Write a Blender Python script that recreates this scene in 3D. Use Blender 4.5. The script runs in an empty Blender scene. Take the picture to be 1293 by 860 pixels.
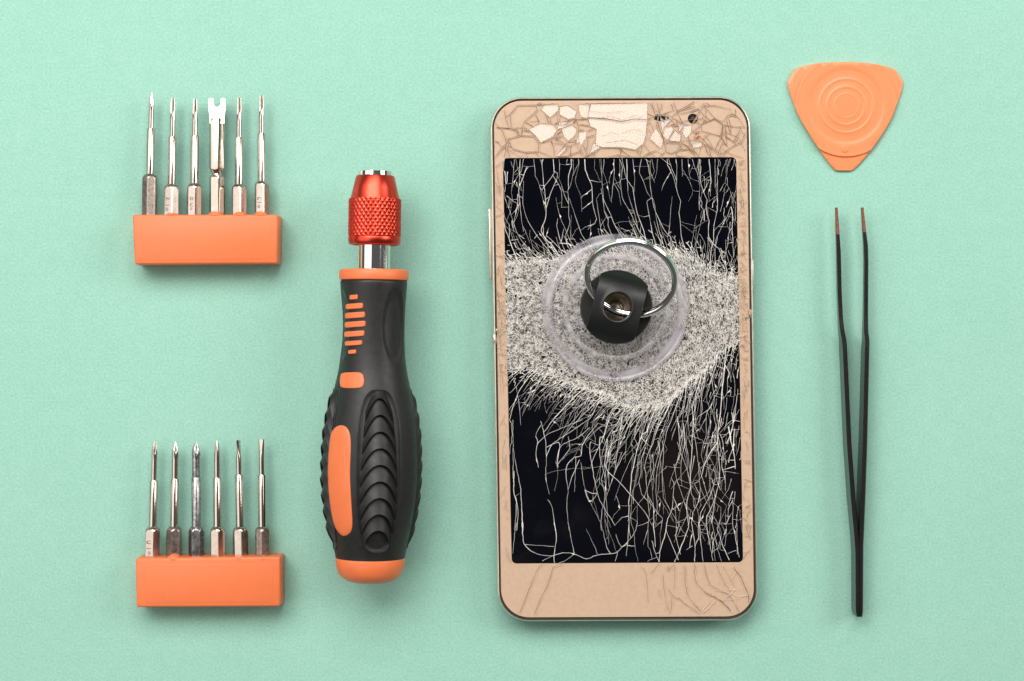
import bpy, bmesh, math, random
import numpy as np
from mathutils import Vector, Matrix, noise
from mathutils.geometry import delaunay_2d_cdt

random.seed(7); np.random.seed(7)
sc = bpy.context.scene
COL = sc.collection
R = math.radians

# ------------------------------------------------------------------ camera
H = 0.50                       # camera height above the paper, metres
S = 0.0002145                  # metres per photograph pixel on the paper
CX, CY = 646.5, 430.0
cam_d = bpy.data.cameras.new('camera'); cam = bpy.data.objects.new('camera', cam_d); COL.objects.link(cam)
cam.location = (0, 0, H)
cam_d.sensor_width = 36.0; cam_d.lens = 36.0 * H / (1293 * S)
cam_d.clip_start = 0.01; cam_d.clip_end = 20
sc.camera = cam

# ------------------------------------------------------------------ light of the studio
world = bpy.data.worlds.new('World'); sc.world = world; world.use_nodes = True
bg = world.node_tree.nodes['Background']
bg.inputs[0].default_value = (1.0, 0.97, 0.93, 1); bg.inputs[1].default_value = 0.10

def softbox(name, loc, target, sx, sy, watts, color):
    d = bpy.data.lights.new(name, 'AREA'); d.shape = 'RECTANGLE'; d.size = sx; d.size_y = sy
    d.energy = watts; d.color = color
    o = bpy.data.objects.new(name, d); COL.objects.link(o); o.location = loc
    o.rotation_euler = (Vector(target) - Vector(loc)).to_track_quat('-Z', 'Y').to_euler()
    return o
softbox('softbox_top', (-0.12, 0.50, 0.74), (0, 0, 0), 0.85, 0.50, 8.2, (1.0, 0.97, 0.93))
softbox('softbox_side_west', (-0.56, 0.10, 0.62), (0, 0, 0), 0.80, 0.80, 2.8, (1.0, 0.96, 0.91))
softbox('softbox_side_east', (0.72, 0.30, 0.55), (0, 0, 0), 0.40, 0.40, 3.2, (1.0, 0.97, 0.93))

sc.view_settings.view_transform = 'Standard'; sc.view_settings.look = 'None'
sc.view_settings.exposure = 0.0; sc.view_settings.gamma = 1.0; sc.view_settings.use_curve_mapping = False
sc.cycles.use_denoising = True
sc.cycles.max_bounces = 10; sc.cycles.transparent_max_bounces = 32
sc.cycles.caustics_reflective = False; sc.cycles.caustics_refractive = False
sc.cycles.sample_clamp_indirect = 4.0

# ------------------------------------------------------------------ helpers
def P(px, py, z=0.0):
    """the point at height z that the photograph shows at pixel (px, py)"""
    k = S * (H - z) / H
    return Vector(((px - CX) * k, -(py - CY) * k, z))

def root_loc(o):
    while o is not None and o.parent is not None: o = o.parent
    return o.location.copy() if o is not None else Vector((0, 0, 0))

def mesh(name, verts, faces, mat, parent=None, smooth=None, mats=None, midx=None):
    off = root_loc(parent)
    me = bpy.data.meshes.new(name)
    me.from_pydata([tuple(Vector(v) - off) for v in verts], [], faces)
    me.update()
    for m in (mats or [mat]): me.materials.append(m)
    if midx is not None: me.polygons.foreach_set('material_index', midx)
    if smooth is not None:
        me.polygons.foreach_set('use_smooth', [True] * len(me.polygons))
        me.set_sharp_from_angle(angle=R(smooth))
    o = bpy.data.objects.new(name, me); COL.objects.link(o)
    o.parent = parent
    return o

def fix_normals(o):
    bm = bmesh.new(); bm.from_mesh(o.data)
    bmesh.ops.remove_doubles(bm, verts=bm.verts, dist=1e-7)
    bmesh.ops.recalc_face_normals(bm, faces=bm.faces)
    bm.to_mesh(o.data); bm.free(); o.data.update()
    return o

def thing(name, loc, label, cat, group=None):
    o = bpy.data.objects.new(name, None); COL.objects.link(o); o.location = loc
    o.empty_display_size = 0.01
    o['label'] = label; o['category'] = cat
    if group: o['group'] = group
    return o

def rings_mesh(rings, cap0=True, cap1=True, closed=True):
    n = len(rings[0]); v = [p for r in rings for p in r]; f = []
    for i in range(len(rings) - 1):
        a, b = i * n, (i + 1) * n
        for j in range(n if closed else n - 1):
            k = (j + 1) % n
            f.append((a + j, a + k, b + k, b + j))
    if cap0: f.append(tuple(range(n - 1, -1, -1)))
    if cap1: f.append(tuple((len(rings) - 1) * n + j for j in range(n)))
    return v, f

class Axis:
    """a straight axis between two photograph pixels at height z; lengths along it are given as photograph rows"""
    def __init__(self, x0, y0, x1, y1, z):
        self.y0, self.y1, self.z = y0, y1, z
        self.A, self.B = P(x0, y0, z), P(x1, y1, z)
        self.d = (self.B - self.A).normalized(); self.L = (self.B - self.A).length
        self.n = Vector((0, 0, 1)); self.s = self.n.cross(self.d)
        if self.s.x < 0: self.s = -self.s
        self.k = S * (H - z) / H
    def at(self, y): return self.A + self.d * (self.L * (y - self.y0) / (self.y1 - self.y0))
    def pt(self, y, a, b): return self.at(y) + self.s * a + self.n * b      # a, b in metres
    def lathe(self, name, prof, mat, parent, seg=40, fn=None, smooth=32, cap0=True, cap1=True):
        """prof: (row, radius in pixels); fn(row, r, theta) -> (a, b) in pixels may bend the section"""
        rings = []
        for (y, r) in prof:
            ring = []
            for j in range(seg):
                th = 2 * math.pi * j / seg
                if fn: a, b = fn(y, r, th)
                else: a, b = r * math.sin(th), r * math.cos(th)
                ring.append(self.pt(y, a * self.k, b * self.k))
            rings.append(ring)
        v, f = rings_mesh(rings, cap0, cap1)
        return fix_normals(mesh(name, v, f, mat, parent, smooth))

# ------------------------------------------------------------------ materials
def mat(name):
    m = bpy.data.materials.new(name); m.use_nodes = True
    nt = m.node_tree; b = nt.nodes['Principled BSDF']
    return m, nt, b
def col(c): return (c[0], c[1], c[2], 1)
def noise_node(nt, scale, detail=3, rough=0.55):
    tc = nt.nodes.new('ShaderNodeTexCoord')
    g = nt.nodes.new('ShaderNodeNewGeometry')
    n = nt.nodes.new('ShaderNodeTexNoise'); n.inputs['Scale'].default_value = scale
    n.inputs['Detail'].default_value = detail; n.inputs['Roughness'].default_value = rough
    nt.links.new(g.outputs['Position'], n.inputs['Vector'])
    nt.nodes.remove(tc)
    return n
def ramp(nt, src, stops):
    r = nt.nodes.new('ShaderNodeValToRGB'); e = r.color_ramp.elements
    e[0].position, e[0].color = stops[0][0], col(stops[0][1])
    e[1].position, e[1].color = stops[-1][0], col(stops[-1][1])
    for p, c in stops[1:-1]:
        q = e.new(p); q.color = col(c)
    nt.links.new(src, r.inputs[0]); return r
def bump(nt, b, src, strength, dist):
    n = nt.nodes.new('ShaderNodeBump'); n.inputs['Strength'].default_value = strength
    n.inputs['Distance'].default_value = dist
    nt.links.new(src, n.inputs['Height']); nt.links.new(n.outputs[0], b.inputs['Normal'])
def simple(name, c, rough=0.5, metal=0.0, var=0.0, nscale=900, bmp=0.0, bscale=2500, coat=0.0, sss=0.0, rvar=0.0, spec=0.5):
    m, nt, b = mat(name)
    b.inputs['Roughness'].default_value = rough; b.inputs['Metallic'].default_value = metal
    b.inputs['Base Color'].default_value = col(c); b.inputs['Coat Weight'].default_value = coat
    b.inputs['Specular IOR Level'].default_value = spec
    if sss:
        b.inputs['Subsurface Weight'].default_value = sss
        b.inputs['Subsurface Radius'].default_value = (0.002, 0.0008, 0.0004); b.inputs['Subsurface Scale'].default_value = 1.0
    if var:
        n = noise_node(nt, nscale)
        r = ramp(nt, n.outputs[0], [(0.3, [x * (1 - var) for x in c]), (0.7, [min(1, x * (1 + var)) for x in c])])
        nt.links.new(r.outputs[0], b.inputs['Base Color'])
    if rvar:
        n2 = noise_node(nt, nscale * 0.6, 4)
        r2 = ramp(nt, n2.outputs[0], [(0.3, [max(0.02, rough - rvar)] * 3), (0.7, [rough + rvar] * 3)])
        nt.links.new(r2.outputs[0], b.inputs['Roughness'])
    if bmp:
        n3 = noise_node(nt, bscale, 4)
        bump(nt, b, n3.outputs[0], bmp, 0.0002)
    return m

def make_paper():
    m, nt, b = mat('mint_felt_paper')
    n1 = noise_node(nt, 1700, 3, 0.6); n2 = noise_node(nt, 260, 4, 0.6); n3 = noise_node(nt, 24, 2, 0.5)
    base = (0.356, 0.655, 0.540)
    r1 = ramp(nt, n1.outputs[0], [(0.25, [x * 0.86 for x in base]), (0.75, [min(1, x * 1.12) for x in base])])
    r2 = ramp(nt, n2.outputs[0], [(0.3, (0.965, 0.975, 0.975)), (0.7, (1.03, 1.02, 1.02))])
    r3 = ramp(nt, n3.outputs[0], [(0.3, (0.98, 0.985, 0.98)), (0.7, (1.02, 1.01, 1.01))])
    mx = nt.nodes.new('ShaderNodeMix'); mx.data_type = 'RGBA'; mx.blend_type = 'MULTIPLY'; mx.inputs[0].default_value = 1
    nt.links.new(r1.outputs[0], mx.inputs[6]); nt.links.new(r2.outputs[0], mx.inputs[7])
    my = nt.nodes.new('ShaderNodeMix'); my.data_type = 'RGBA'; my.blend_type = 'MULTIPLY'; my.inputs[0].default_value = 1
    nt.links.new(mx.outputs[2], my.inputs[6]); nt.links.new(r3.outputs[0], my.inputs[7])
    nt.links.new(my.outputs[2], b.inputs['Base Color'])
    b.inputs['Roughness'].default_value = 0.95; b.inputs['Specular IOR Level'].default_value = 0.1
    ad = nt.nodes.new('ShaderNodeMath'); ad.operation = 'ADD'
    nt.links.new(n1.outputs[0], ad.inputs[0]); nt.links.new(n2.outputs[0], ad.inputs[1])
    bump(nt, b, ad.outputs[0], 0.22, 0.0003)
    return m
M = {}
M['paper'] = make_paper()
M['orange'] = simple('orange_plastic', (0.93, 0.214, 0.072), 0.42, var=0.03, nscale=300, bmp=0.06, bscale=1800, sss=0.12)
M['orange_pick'] = simple('orange_pick_plastic', (0.95, 0.305, 0.125), 0.33, var=0.02, nscale=300, bmp=0.03, bscale=1500, sss=0.15)
M['steel'] = simple('nickel_steel', (0.66, 0.575, 0.51), 0.14, 1.0, var=0.05, nscale=500, bmp=0.012, bscale=2500, rvar=0.03)
M['steel_hex'] = simple('brushed_steel', (0.60, 0.50, 0.435), 0.22, 1.0, var=0.07, nscale=900, bmp=0.02, bscale=3000, rvar=0.05)
M['steel_dark'] = simple('tarnished_steel', (0.40, 0.33, 0.29), 0.36, 1.0, var=0.28, nscale=1500, bmp=0.07, bscale=3500, rvar=0.1)
M['steel_patina'] = simple('stained_steel', (0.42, 0.41, 0.42), 0.30, 1.0, var=0.40, nscale=1100, bmp=0.05, bscale=3000, rvar=0.1)
M['engrave'] = simple('engraved_grey', (0.30, 0.27, 0.25), 0.6, 0.3)
M['chrome'] = simple('chrome', (0.86, 0.85, 0.84), 0.07, 1.0)
M['red'] = simple('red_anodised_metal', (0.84, 0.078, 0.048), 0.31, 1.0, var=0.04, nscale=1500, bmp=0.015, bscale=4000)
M['rubber'] = simple('black_rubber', (0.014, 0.0135, 0.0135), 0.46, var=0.25, nscale=800, bmp=0.12, bscale=2500, rvar=0.06)
M['tweezer'] = simple('black_coated_metal', (0.012, 0.011, 0.011), 0.24, 0.0, var=0.2, bmp=0.03, bscale=3000, spec=0.75)
M['tweezer_side'] = M['tweezer']
M['copper'] = simple('worn_copper_tip', (0.27, 0.10, 0.07), 0.45, 0.4, var=0.35, nscale=1500, bmp=0.1)
M['gold_frame'] = simple('gold_phone_frame', (0.82, 0.73, 0.63), 0.34, 1.0, var=0.10, nscale=500, bmp=0.04, bscale=3000)
M['gasket'] = simple('dark_frame_gap', (0.06, 0.040, 0.03), 0.6)
M['gold_panel'] = simple('gold_bezel_panel', (0.68, 0.480, 0.340), 0.30, 0.0, var=0.05, nscale=900, bmp=0.03, bscale=2500)
M['crack_light'] = simple('white_glass_fracture', (0.86, 0.82, 0.77), 0.45, var=0.18, nscale=900)
M['crack_bezel'] = simple('brown_glass_fracture', (0.27, 0.165, 0.10), 0.6, var=0.2, nscale=900)
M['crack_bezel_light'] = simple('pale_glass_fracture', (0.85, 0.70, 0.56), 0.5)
M['hub'] = simple('black_hub_plastic', (0.008, 0.009, 0.009), 0.36, var=0.15, nscale=500, bmp=0.05, bscale=2000)
M['lens'] = simple('black_lens', (0.012, 0.012, 0.014), 0.15)
M['brass'] = simple('aged_rivet_metal', (0.42, 0.36, 0.29), 0.32, 1.0, var=0.3, nscale=1200, bmp=0.1)
M['redspeck'] = simple('red_speck', (0.5, 0.05, 0.03), 0.6)

def make_display():
    m, nt, b = mat('dark_display')
    n = noise_node(nt, 55, 4, 0.6)
    r = ramp(nt, n.outputs[0], [(0.35, (0.0010, 0.0018, 0.0046)), (0.62, (0.0022, 0.0028, 0.0055)), (0.8, (0.010, 0.009, 0.010))])
    # brown bleed in the liquid crystal, lower right of the panel
    g = nt.nodes.new('ShaderNodeNewGeometry'); vd = nt.nodes.new('ShaderNodeVectorMath'); vd.operation = 'DISTANCE'
    vd.inputs[1].default_value = P(868, 610, 0.0072); nt.links.new(g.outputs['Position'], vd.inputs[0])
    ad = nt.nodes.new('ShaderNodeMath'); ad.operation = 'MULTIPLY_ADD'; ad.inputs[1].default_value = 0.02
    nt.links.new(n.outputs[0], ad.inputs[0]); nt.links.new(vd.outputs['Value'], ad.inputs[2])
    mr = nt.nodes.new('ShaderNodeMapRange'); mr.interpolation_type = 'SMOOTHSTEP'
    for k, v_ in ((1, 0.012), (2, 0.034), (3, 1.0), (4, 0.0)): mr.inputs[k].default_value = v_
    nt.links.new(ad.outputs[0], mr.inputs[0])
    mx = nt.nodes.new('ShaderNodeMix'); mx.data_type = 'RGBA'
    nt.links.new(mr.outputs[0], mx.inputs[0]); nt.links.new(r.outputs[0], mx.inputs[6]); mx.inputs[7].default_value = (0.013, 0.0085, 0.0085, 1)
    nt.links.new(mx.outputs[2], b.inputs['Base Color'])
    b.inputs['Roughness'].default_value = 0.6; b.inputs['Specular IOR Level'].default_value = 0.0
    return m
M['display'] = make_display()

def make_clear(name, ior, tint, rough, milk=0.0, milk_col=(0.8, 0.8, 0.82), milk_noise=None, through=0.0):
    m = bpy.data.materials.new(name); m.use_nodes = True; nt = m.node_tree; nt.nodes.clear()
    out = nt.nodes.new('ShaderNodeOutputMaterial')
    tr = nt.nodes.new('ShaderNodeBsdfTransparent'); tr.inputs[0].default_value = col(tint)
    gl = nt.nodes.new('ShaderNodeBsdfGlossy'); gl.inputs['Roughness'].default_value = rough
    fr = nt.nodes.new('ShaderNodeFresnel')
    # thin sheet: the same reflectance from either side
    ge = nt.nodes.new('ShaderNodeNewGeometry'); mi_ = nt.nodes.new('ShaderNodeMapRange')
    mi_.inputs[3].default_value = ior; mi_.inputs[4].default_value = 1.0 / ior
    nt.links.new(ge.outputs['Backfacing'], mi_.inputs[0]); nt.links.new(mi_.outputs[0], fr.inputs[0])
    mix = nt.nodes.new('ShaderNodeMixShader')
    nt.links.new(fr.outputs[0], mix.inputs[0]); nt.links.new(gl.outputs[0], mix.inputs[2])
    if milk:
        d0 = nt.nodes.new('ShaderNodeBsdfDiffuse'); d0.inputs[0].default_value = col(milk_col)
        d1 = nt.nodes.new('ShaderNodeBsdfTranslucent'); d1.inputs[0].default_value = col(milk_col)
        df = nt.nodes.new('ShaderNodeMixShader'); df.inputs[0].default_value = through
        nt.links.new(d0.outputs[0], df.inputs[1]); nt.links.new(d1.outputs[0], df.inputs[2])
        mk = nt.nodes.new('ShaderNodeMixShader'); mk.inputs[0].default_value = milk
        if milk_noise:
            n = noise_node(nt, milk_noise, 3)
            mr = nt.nodes.new('ShaderNodeMapRange'); mr.inputs[1].default_value = 0.35; mr.inputs[2].default_value = 0.65
            mr.inputs[3].default_value = milk * 0.35; mr.inputs[4].default_value = min(1, milk * 1.65)
            nt.links.new(n.outputs[0], mr.inputs[0]); nt.links.new(mr.outputs[0], mk.inputs[0])
        nt.links.new(tr.outputs[0], mk.inputs[1]); nt.links.new(df.outputs[0], mk.inputs[2])
        nt.links.new(mk.outputs[0], mix.inputs[1])
    else:
        nt.links.new(tr.outputs[0], mix.inputs[1])
    nt.links.new(mix.outputs[0], out.inputs[0])
    return m
M['glass_edge'] = make_clear('glass_broken_edge', 1.02, (1, 1, 1), 0.3, 0.06, (0.8, 0.75, 0.7))
M['glass'] = make_clear('cover_glass', 1.40, (1, 1, 1), 0.04)
M['glass_loose'] = make_clear('loose_cover_glass', 1.75, (1, 1, 1), 0.10, 0.10, (0.9, 0.86, 0.80))
M['glass_white'] = make_clear('whitened_glass', 1.52, (1, 1, 1), 0.25, 0.52, (0.86, 0.82, 0.76), 700)
M['glass_crushed'] = make_clear('crushed_glass', 1.52, (1, 1, 1), 0.25, 0.27, (0.84, 0.79, 0.72), 700)
M['cup'] = make_clear('clear_vinyl', 1.35, (1, 0.995, 1), 0.08, 0.15, (0.95, 0.92, 0.96), 120, 0.45)
M['cup_rim'] = make_clear('clear_vinyl_rim', 1.40, (1, 0.995, 1), 0.10, 0.32, (0.95, 0.92, 0.97), 200, 0.45)

# ------------------------------------------------------------------ the setting: one sheet of mint paper
sheet = mesh('backdrop_paper', [(-1.5, -1.5, 0), (1.5, -1.5, 0), (1.5, 1.5, 0), (-1.5, 1.5, 0)], [(0, 1, 2, 3)], M['paper'])
sheet['kind'] = 'structure'; sheet['label'] = 'plain mint green felt paper under all the tools'

# ------------------------------------------------------------------ bit holders and screwdriver bits
def rounded_box(name, corners, z0, z1, mat_, parent, bev, draft=0.0, seg=3):
    """corners: four pixels (tl, tr, br, bl) of the top face"""
    top = [P(x, y, z1) for x, y in corners]
    c = sum(top, Vector()) / 4
    bot = [Vector((c.x + (p.x - c.x) * (1 + draft), c.y + (p.y - c.y) * (1 + draft), z0)) for p in top]
    bm = bmesh.new(); off = root_loc(parent)
    vt = [bm.verts.new(p - off) for p in top]; vb = [bm.verts.new(p - off) for p in bot]
    bm.faces.new(vt[::-1]); bm.faces.new(vb)
    for i in range(4):
        j = (i + 1) % 4; bm.faces.new((vt[i], vt[j], vb[j], vb[i]))
    bmesh.ops.recalc_face_normals(bm, faces=bm.faces)
    bmesh.ops.bevel(bm, geom=list(bm.edges), offset=bev, segments=seg, profile=0.5, affect='EDGES')
    me = bpy.data.meshes.new(name); bm.to_mesh(me); bm.free(); me.materials.append(mat_)
    for p in me.polygons: p.use_smooth = True
    me.set_sharp_from_angle(angle=R(50))
    o = bpy.data.objects.new(name, me); COL.objects.link(o); o.parent = parent
    return o

ZB = 0.0042                                         # height of the bits' axis
HOLD_T = 0.0088
def dome(name, px, py, rx, ry, z, h, mat_, parent):
    c = P(px, py, z); k = S; v = []; n = 20
    rings = []
    for i in range(6):
        a = i / 5 * math.pi / 2
        rings.append([c + Vector((rx * k * math.cos(a) * math.cos(t), ry * k * math.cos(a) * math.sin(t), h * math.sin(a) if i else -h)) for t in [2 * math.pi * j / n for j in range(n)]])
    v, f = rings_mesh(rings)
    return fix_normals(mesh(name, v, f, mat_, parent, 60))

def holder(corners, label, bumps, base):
    t = thing('bit_holder', base, label, 'bit holder', 'orange bit holders')
    rounded_box('block', corners, 0.0, HOLD_T, M['orange'], t, 0.0006, 0.006)
    (x0, y0), (x1, _), (x2, y2), (x3, y3) = corners
    # shallow raised field on the face of the block
    rounded_box('face_plate', [(x0 + 11, y0 + 7), (x1 - 9, y0 + 7), (x2 - 10, y2 - 5), (x3 + 12, y3 - 5)], HOLD_T - 0.0006, HOLD_T + 0.00006, M['orange'], t, 0.00018)
    for bx, w, h in bumps:
        dome('moulded_bump', bx, y0 + 0.5, w, h + 1.2, HOLD_T - 0.0014, 0.0015, M['orange'], t)
    return t
holder([(167, 271), (351, 271), (350, 333), (170, 334)], 'orange plastic bit holder with the forked bit and engraved bits, upper of two', [(272, 9, 3.5), (303, 8, 3), (329, 8, 3.5), (217, 7, 1.5)], P(259, 303))
holder([(171, 705), (354, 703), (354, 766), (172, 767)], 'orange plastic bit holder with a round bump on its top edge, lower of two', [(219.5, 8, 4.5), (302, 10, 2), (333, 9, 2.5)], P(262, 736))

def hexr(th, phase, a):
    q = (th - phase + math.pi / 6) % (math.pi / 3) - math.pi / 6
    return a / math.cos(q)

def text_mesh(name, body, center, size, mat_, parent, rotz, z):
    cu = bpy.data.curves.new(name, 'FONT'); cu.body = body; cu.size = size; cu.align_x = 'CENTER'; cu.align_y = 'CENTER'
    cu.extrude = 0.00002; cu.offset = -0.00001
    tmp = bpy.data.objects.new(name, cu); COL.objects.link(tmp)
    dg = bpy.context.evaluated_depsgraph_get()
    me = bpy.data.meshes.new_from_object(tmp.evaluated_get(dg))
    bpy.data.objects.remove(tmp)
    me.materials.clear(); me.materials.append(mat_)
    o = bpy.data.objects.new(name, me); COL.objects.link(o); o.parent = parent
    o.location = Vector((center.x, center.y, z)) - root_loc(parent); o.rotation_euler = (0, 0, rotz)
    return o

def bit(xb, xt, yb, y_hex, y_neck, y_tip, kind, phase, hexmat, label, group, shaft_r=5.2, neck_r=3.4, hex_a=8.7, text=None, shaftmat=None, textdx=0):
    # axis runs from inside the block (yb + 34) to the tip; extrapolate the lower end
    slope = (xt - xb) / (y_tip - yb)
    xl = xb + slope * 34
    ax = Axis(xl, yb + 34, xt, y_tip, ZB)
    sm = shaftmat or M['steel']
    base = ax.at(yb + 34); base.z = 0
    t = thing('screwdriver_bit', base, label, 'screwdriver bit', group)
    ph = R(phase)
    def hexfn(y, r, th):
        rr = min(hexr(th, ph, hex_a), r) if r < 50 else hexr(th, ph, hex_a)
        return rr * math.sin(th), rr * math.cos(th)
    hp = [(yb + 34, 99), (y_hex + 4.5, 99), (y_hex + 3, hex_a * 1.10), (y_hex + 1.5, hex_a * 1.03), (y_hex, hex_a * 0.92), (y_hex - 2.0, shaft_r + 0.6), (y_hex - 2.5, shaft_r - 0.5)]
    if kind == 'fork':
        hp = [(yb + 34, 99), (226, 99), (224, 9.6), (222.5, 8.2), (221, 6.6), (219.5, 6.2), (218, 6.8), (216, 8.4), (214, 9.8), (212, 99), (153, 99), (150, 8.5)]
        ax.lathe('hex_shank', hp, hexmat, t, seg=48, fn=hexfn, smooth=25)
        # the forked blade: a flat outline with thickness, pinched towards the prongs
        oc = [(265.0, 156), (264.6, 146), (263.2, 136), (263.2, 126), (264.5, 124), (268.6, 124), (269.6, 126), (269.6, 131), (271, 134.2), (274, 135.5), (277, 134.2), (278.6, 131), (278.6, 126), (279.6, 124), (283.6, 124), (284.8, 126), (284.8, 136), (283.6, 146), (283.2, 156)]
        def thick(y): return 0.00045 + max(0, (y - 124)) / 32 * 0.0011
        up = [P(x, y, ZB + thick(y)) for x, y in oc]; dn = [P(x, y, ZB - thick(y)) for x, y in oc]
        n = len(oc)
        f = [tuple(range(n)), tuple(range(2 * n - 1, n - 1, -1))] + [(i, n + i, n + (i + 1) % n, (i + 1) % n) for i in range(n)]
        o = fix_normals(mesh('forked_tip', up + dn, f, M['steel_hex'], t))
        return t
    ax.lathe('hex_shank', hp, hexmat, t, seg=48, fn=hexfn, smooth=25)
    ax.lathe('shaft', [(y_hex - 1.0, shaft_r), (y_neck + 1.5, shaft_r), (y_neck + 0.5, shaft_r - 0.5), (y_neck, neck_r - 0.3)], sm, t, seg=32)
    if kind == 'torx':
        prof = [(y_neck + 1, neck_r)] + [(y_neck - (y_neck - y_tip) * q, neck_r - 0.9 * max(0, q - 0.4) / 0.6) for q in (0.4, 0.55, 0.6, 0.7, 0.8, 0.9, 0.98, 1.0)]
        def fn(y, r, th):
            q = (y_neck - y) / (y_neck - y_tip); w = 0.17 if q > 0.58 else 0.0
            rr = r * (1 + w * (math.cos(6 * th) - 0.4)); return rr * math.sin(th), rr * math.cos(th)
    elif kind in ('cross', 'cross_big', 'cross_blunt'):
        k = {'cross': 0.05, 'cross_big': 0.08, 'cross_blunt': 0.45}[kind]
        qs = [0, 0.3, 0.5, 0.56, 0.62, 0.7, 0.78, 0.86, 0.93, 1.0]
        prof = []
        for q in qs:
            r = neck_r * (1.0 if q < 0.6 else (1.12 if q < 0.75 else 1.12 + (k - 1.12) * ((q - 0.75) / 0.25) ** 1.2))
            prof.append((y_neck + 1 - (y_neck + 1 - y_tip) * q, r))
        def fn(y, r, th):
            q = (y_neck - y) / (y_neck - y_tip); w = min(1, max(0, (q - 0.55) / 0.2)) * 0.62
            c = abs(math.cos(2 * (th + 0.35))) ** 0.8
            rr = r * (1 - w * (1 - c)); return rr * math.sin(th), rr * math.cos(th)
    elif kind == 'point':
        prof = [(y_neck + 1, neck_r), (y_neck - 18, neck_r), (y_tip + 16, neck_r * 0.95), (y_tip + 8, neck_r * 0.72), (y_tip + 2, neck_r * 0.42), (y_tip, neck_r * 0.25)]
        def fn(y, r, th):
            q = (y_tip + 16 - y) / 16
            w = 0.25 if q > 0.2 else 0
            rr = r * (1 + w * (math.cos(3 * th) * 0.5)); return rr * math.sin(th), rr * math.cos(th)
    else:                                            # flat blade, broad side or edge towards the viewer
        prof = [(y_neck + 1, neck_r)] + [(y_neck - (y_neck - y_tip) * q, neck_r) for q in (0.3, 0.5, 0.6, 0.7, 0.8, 0.9, 1.0)]
        turn = {'flat': R(55), 'flat_bright': R(-14)}[kind]
        def fn(y, r, th):
            q = max(0, ((y_neck - y) / (y_neck - y_tip) - 0.5) / 0.5)
            a, b = r * math.sin(th), r * math.cos(th)
            b *= 1 - 0.80 * q ** 0.7; a *= 1 + 0.10 * q
            return a * math.cos(turn) + b * math.sin(turn), -a * math.sin(turn) + b * math.cos(turn)
    ax.lathe('tip', prof, sm, t, seg=48, fn=fn, smooth=28)
    if text:
        cy = (y_hex + yb) / 2 + 5
        th = -R(phase) if abs(phase) < 25 else 0
        c = ax.at(cy) + ax.s * (textdx * ax.k)
        text_mesh('engraved_mark', text, c, 0.0023, M['engrave'], t, R(90), ZB + hex_a * ax.k * 1.0 + 0.00004)
    return t

GU = 'bits in the upper orange holder'; GL = 'bits in the lower orange holder'
bit(188.5, 191.5, 271, 222, 162, 116, 'cross', 27, M['steel_dark'], 'bit with dull grey hexagonal shank and pointed tip, first in the upper holder', GU)
bit(216.5, 218.5, 271, 235, 172, 124, 'torx', -22, M['steel_hex'], 'slim steel bit engraved 1.2, second in the upper holder', GU, text='*1.2', textdx=-4)
bit(245, 246.5, 271, 234, 171, 125, 'torx', -11, M['steel_hex'], 'slim steel bit engraved 0.8, just before the forked bit in the upper holder', GU, text='*0.8')
bit(274, 274, 271, 226, 215, 124, 'fork', -9, M['steel'], 'thick hexagonal bit with a two-pronged forked tip in the upper holder', GU, hex_a=8.9)
bit(302, 302, 271, 235, 173, 124, 'torx', -13, M['steel_hex'], 'plain slim steel bit just after the forked bit in the upper holder', GU)
bit(331, 330, 271, 231, 168, 121, 'torx', -12, M['steel_hex'], 'slim steel bit engraved 12, last in the upper holder by its rounded end', GU, text='*12', textdx=-1)
bit(192, 195.5, 705, 667, 606, 557, 'cross_blunt', -14, M['steel_hex'], 'steel bit engraved 1.0 with split blunt tip, first in the lower holder', GL, neck_r=3.5, text='+1.0', textdx=-2)
bit(219.5, 221.5, 705, 667, 604, 557, 'cross', 24, M['steel_dark'], 'dark brown shanked bit standing behind the round bump of the lower holder', GL, neck_r=4.0)
bit(248, 247.5, 705, 667, 602, 557, 'cross_big', 5, M['steel_patina'], 'bit with the widest cross tip and blotchy grey stained shank, lower holder', GL, shaft_r=5.8, neck_r=5.0, shaftmat=M['steel_patina'])
bit(275, 274, 705, 667, 603, 556, 'point', -17, M['steel_hex'], 'steel bit with narrow pointed tip between stained and flat bits, lower holder', GL, neck_r=3.8)
bit(304, 301, 705, 667, 599, 556, 'flat', -9, M['steel_hex'], 'steel bit with a dark flat tip, last but one in the lower holder', GL, neck_r=3.5)
bit(332, 330, 705, 667, 599, 555, 'flat_bright', -28, M['steel_dark'], 'bit with bright flat blade tip and dark shank, last in the lower holder', GL, neck_r=3.4)

# ------------------------------------------------------------------ screwdriver
ZS = 0.01385
sx = Axis(474.0, 216, 467.0, 735, ZS)
drv = thing('screwdriver', Vector((sx.at(520).x, sx.at(520).y, 0)), 'black and orange rubber-handled screwdriver with red knurled chuck', 'screwdriver')
HP = [(352, 42.5), (362, 42), (380, 40.5), (410, 39.5), (440, 40.0), (462, 42), (480, 45.5), (500, 50.5), (520, 55), (545, 59), (570, 60.5), (595, 61), (620, 60), (645, 57), (668, 52.5), (690, 46.5), (705, 43)]
_hy = [a for a, b in HP]; _hr = [b for a, b in HP]
def hR(y):
    # smooth the measured silhouette a little
    return sum(np.interp(y + d, _hy, _hr) for d in (-8, -4, 0, 4, 8)) / 5
def to_surface(px, py, off=0.0):
    """point on the handle's surface seen at a photograph pixel, lifted by off metres"""
    z = ZS + 0.010; th = 0; y = py
    for _ in range(8):
        w = P(px, py, z)
        y = sx.y0 + (w - sx.A).dot(sx.d) / sx.L * (sx.y1 - sx.y0)
        r = hR(y) * sx.k; a = max(-0.985, min(0.985, (w - sx.at(y)).dot(sx.s) / r))
        th = math.asin(a); z = ZS + r * math.cos(th)
    r = hR(y) * sx.k + off
    return sx.pt(y, r * math.sin(th), r * math.cos(th)), (y, th)

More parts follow.
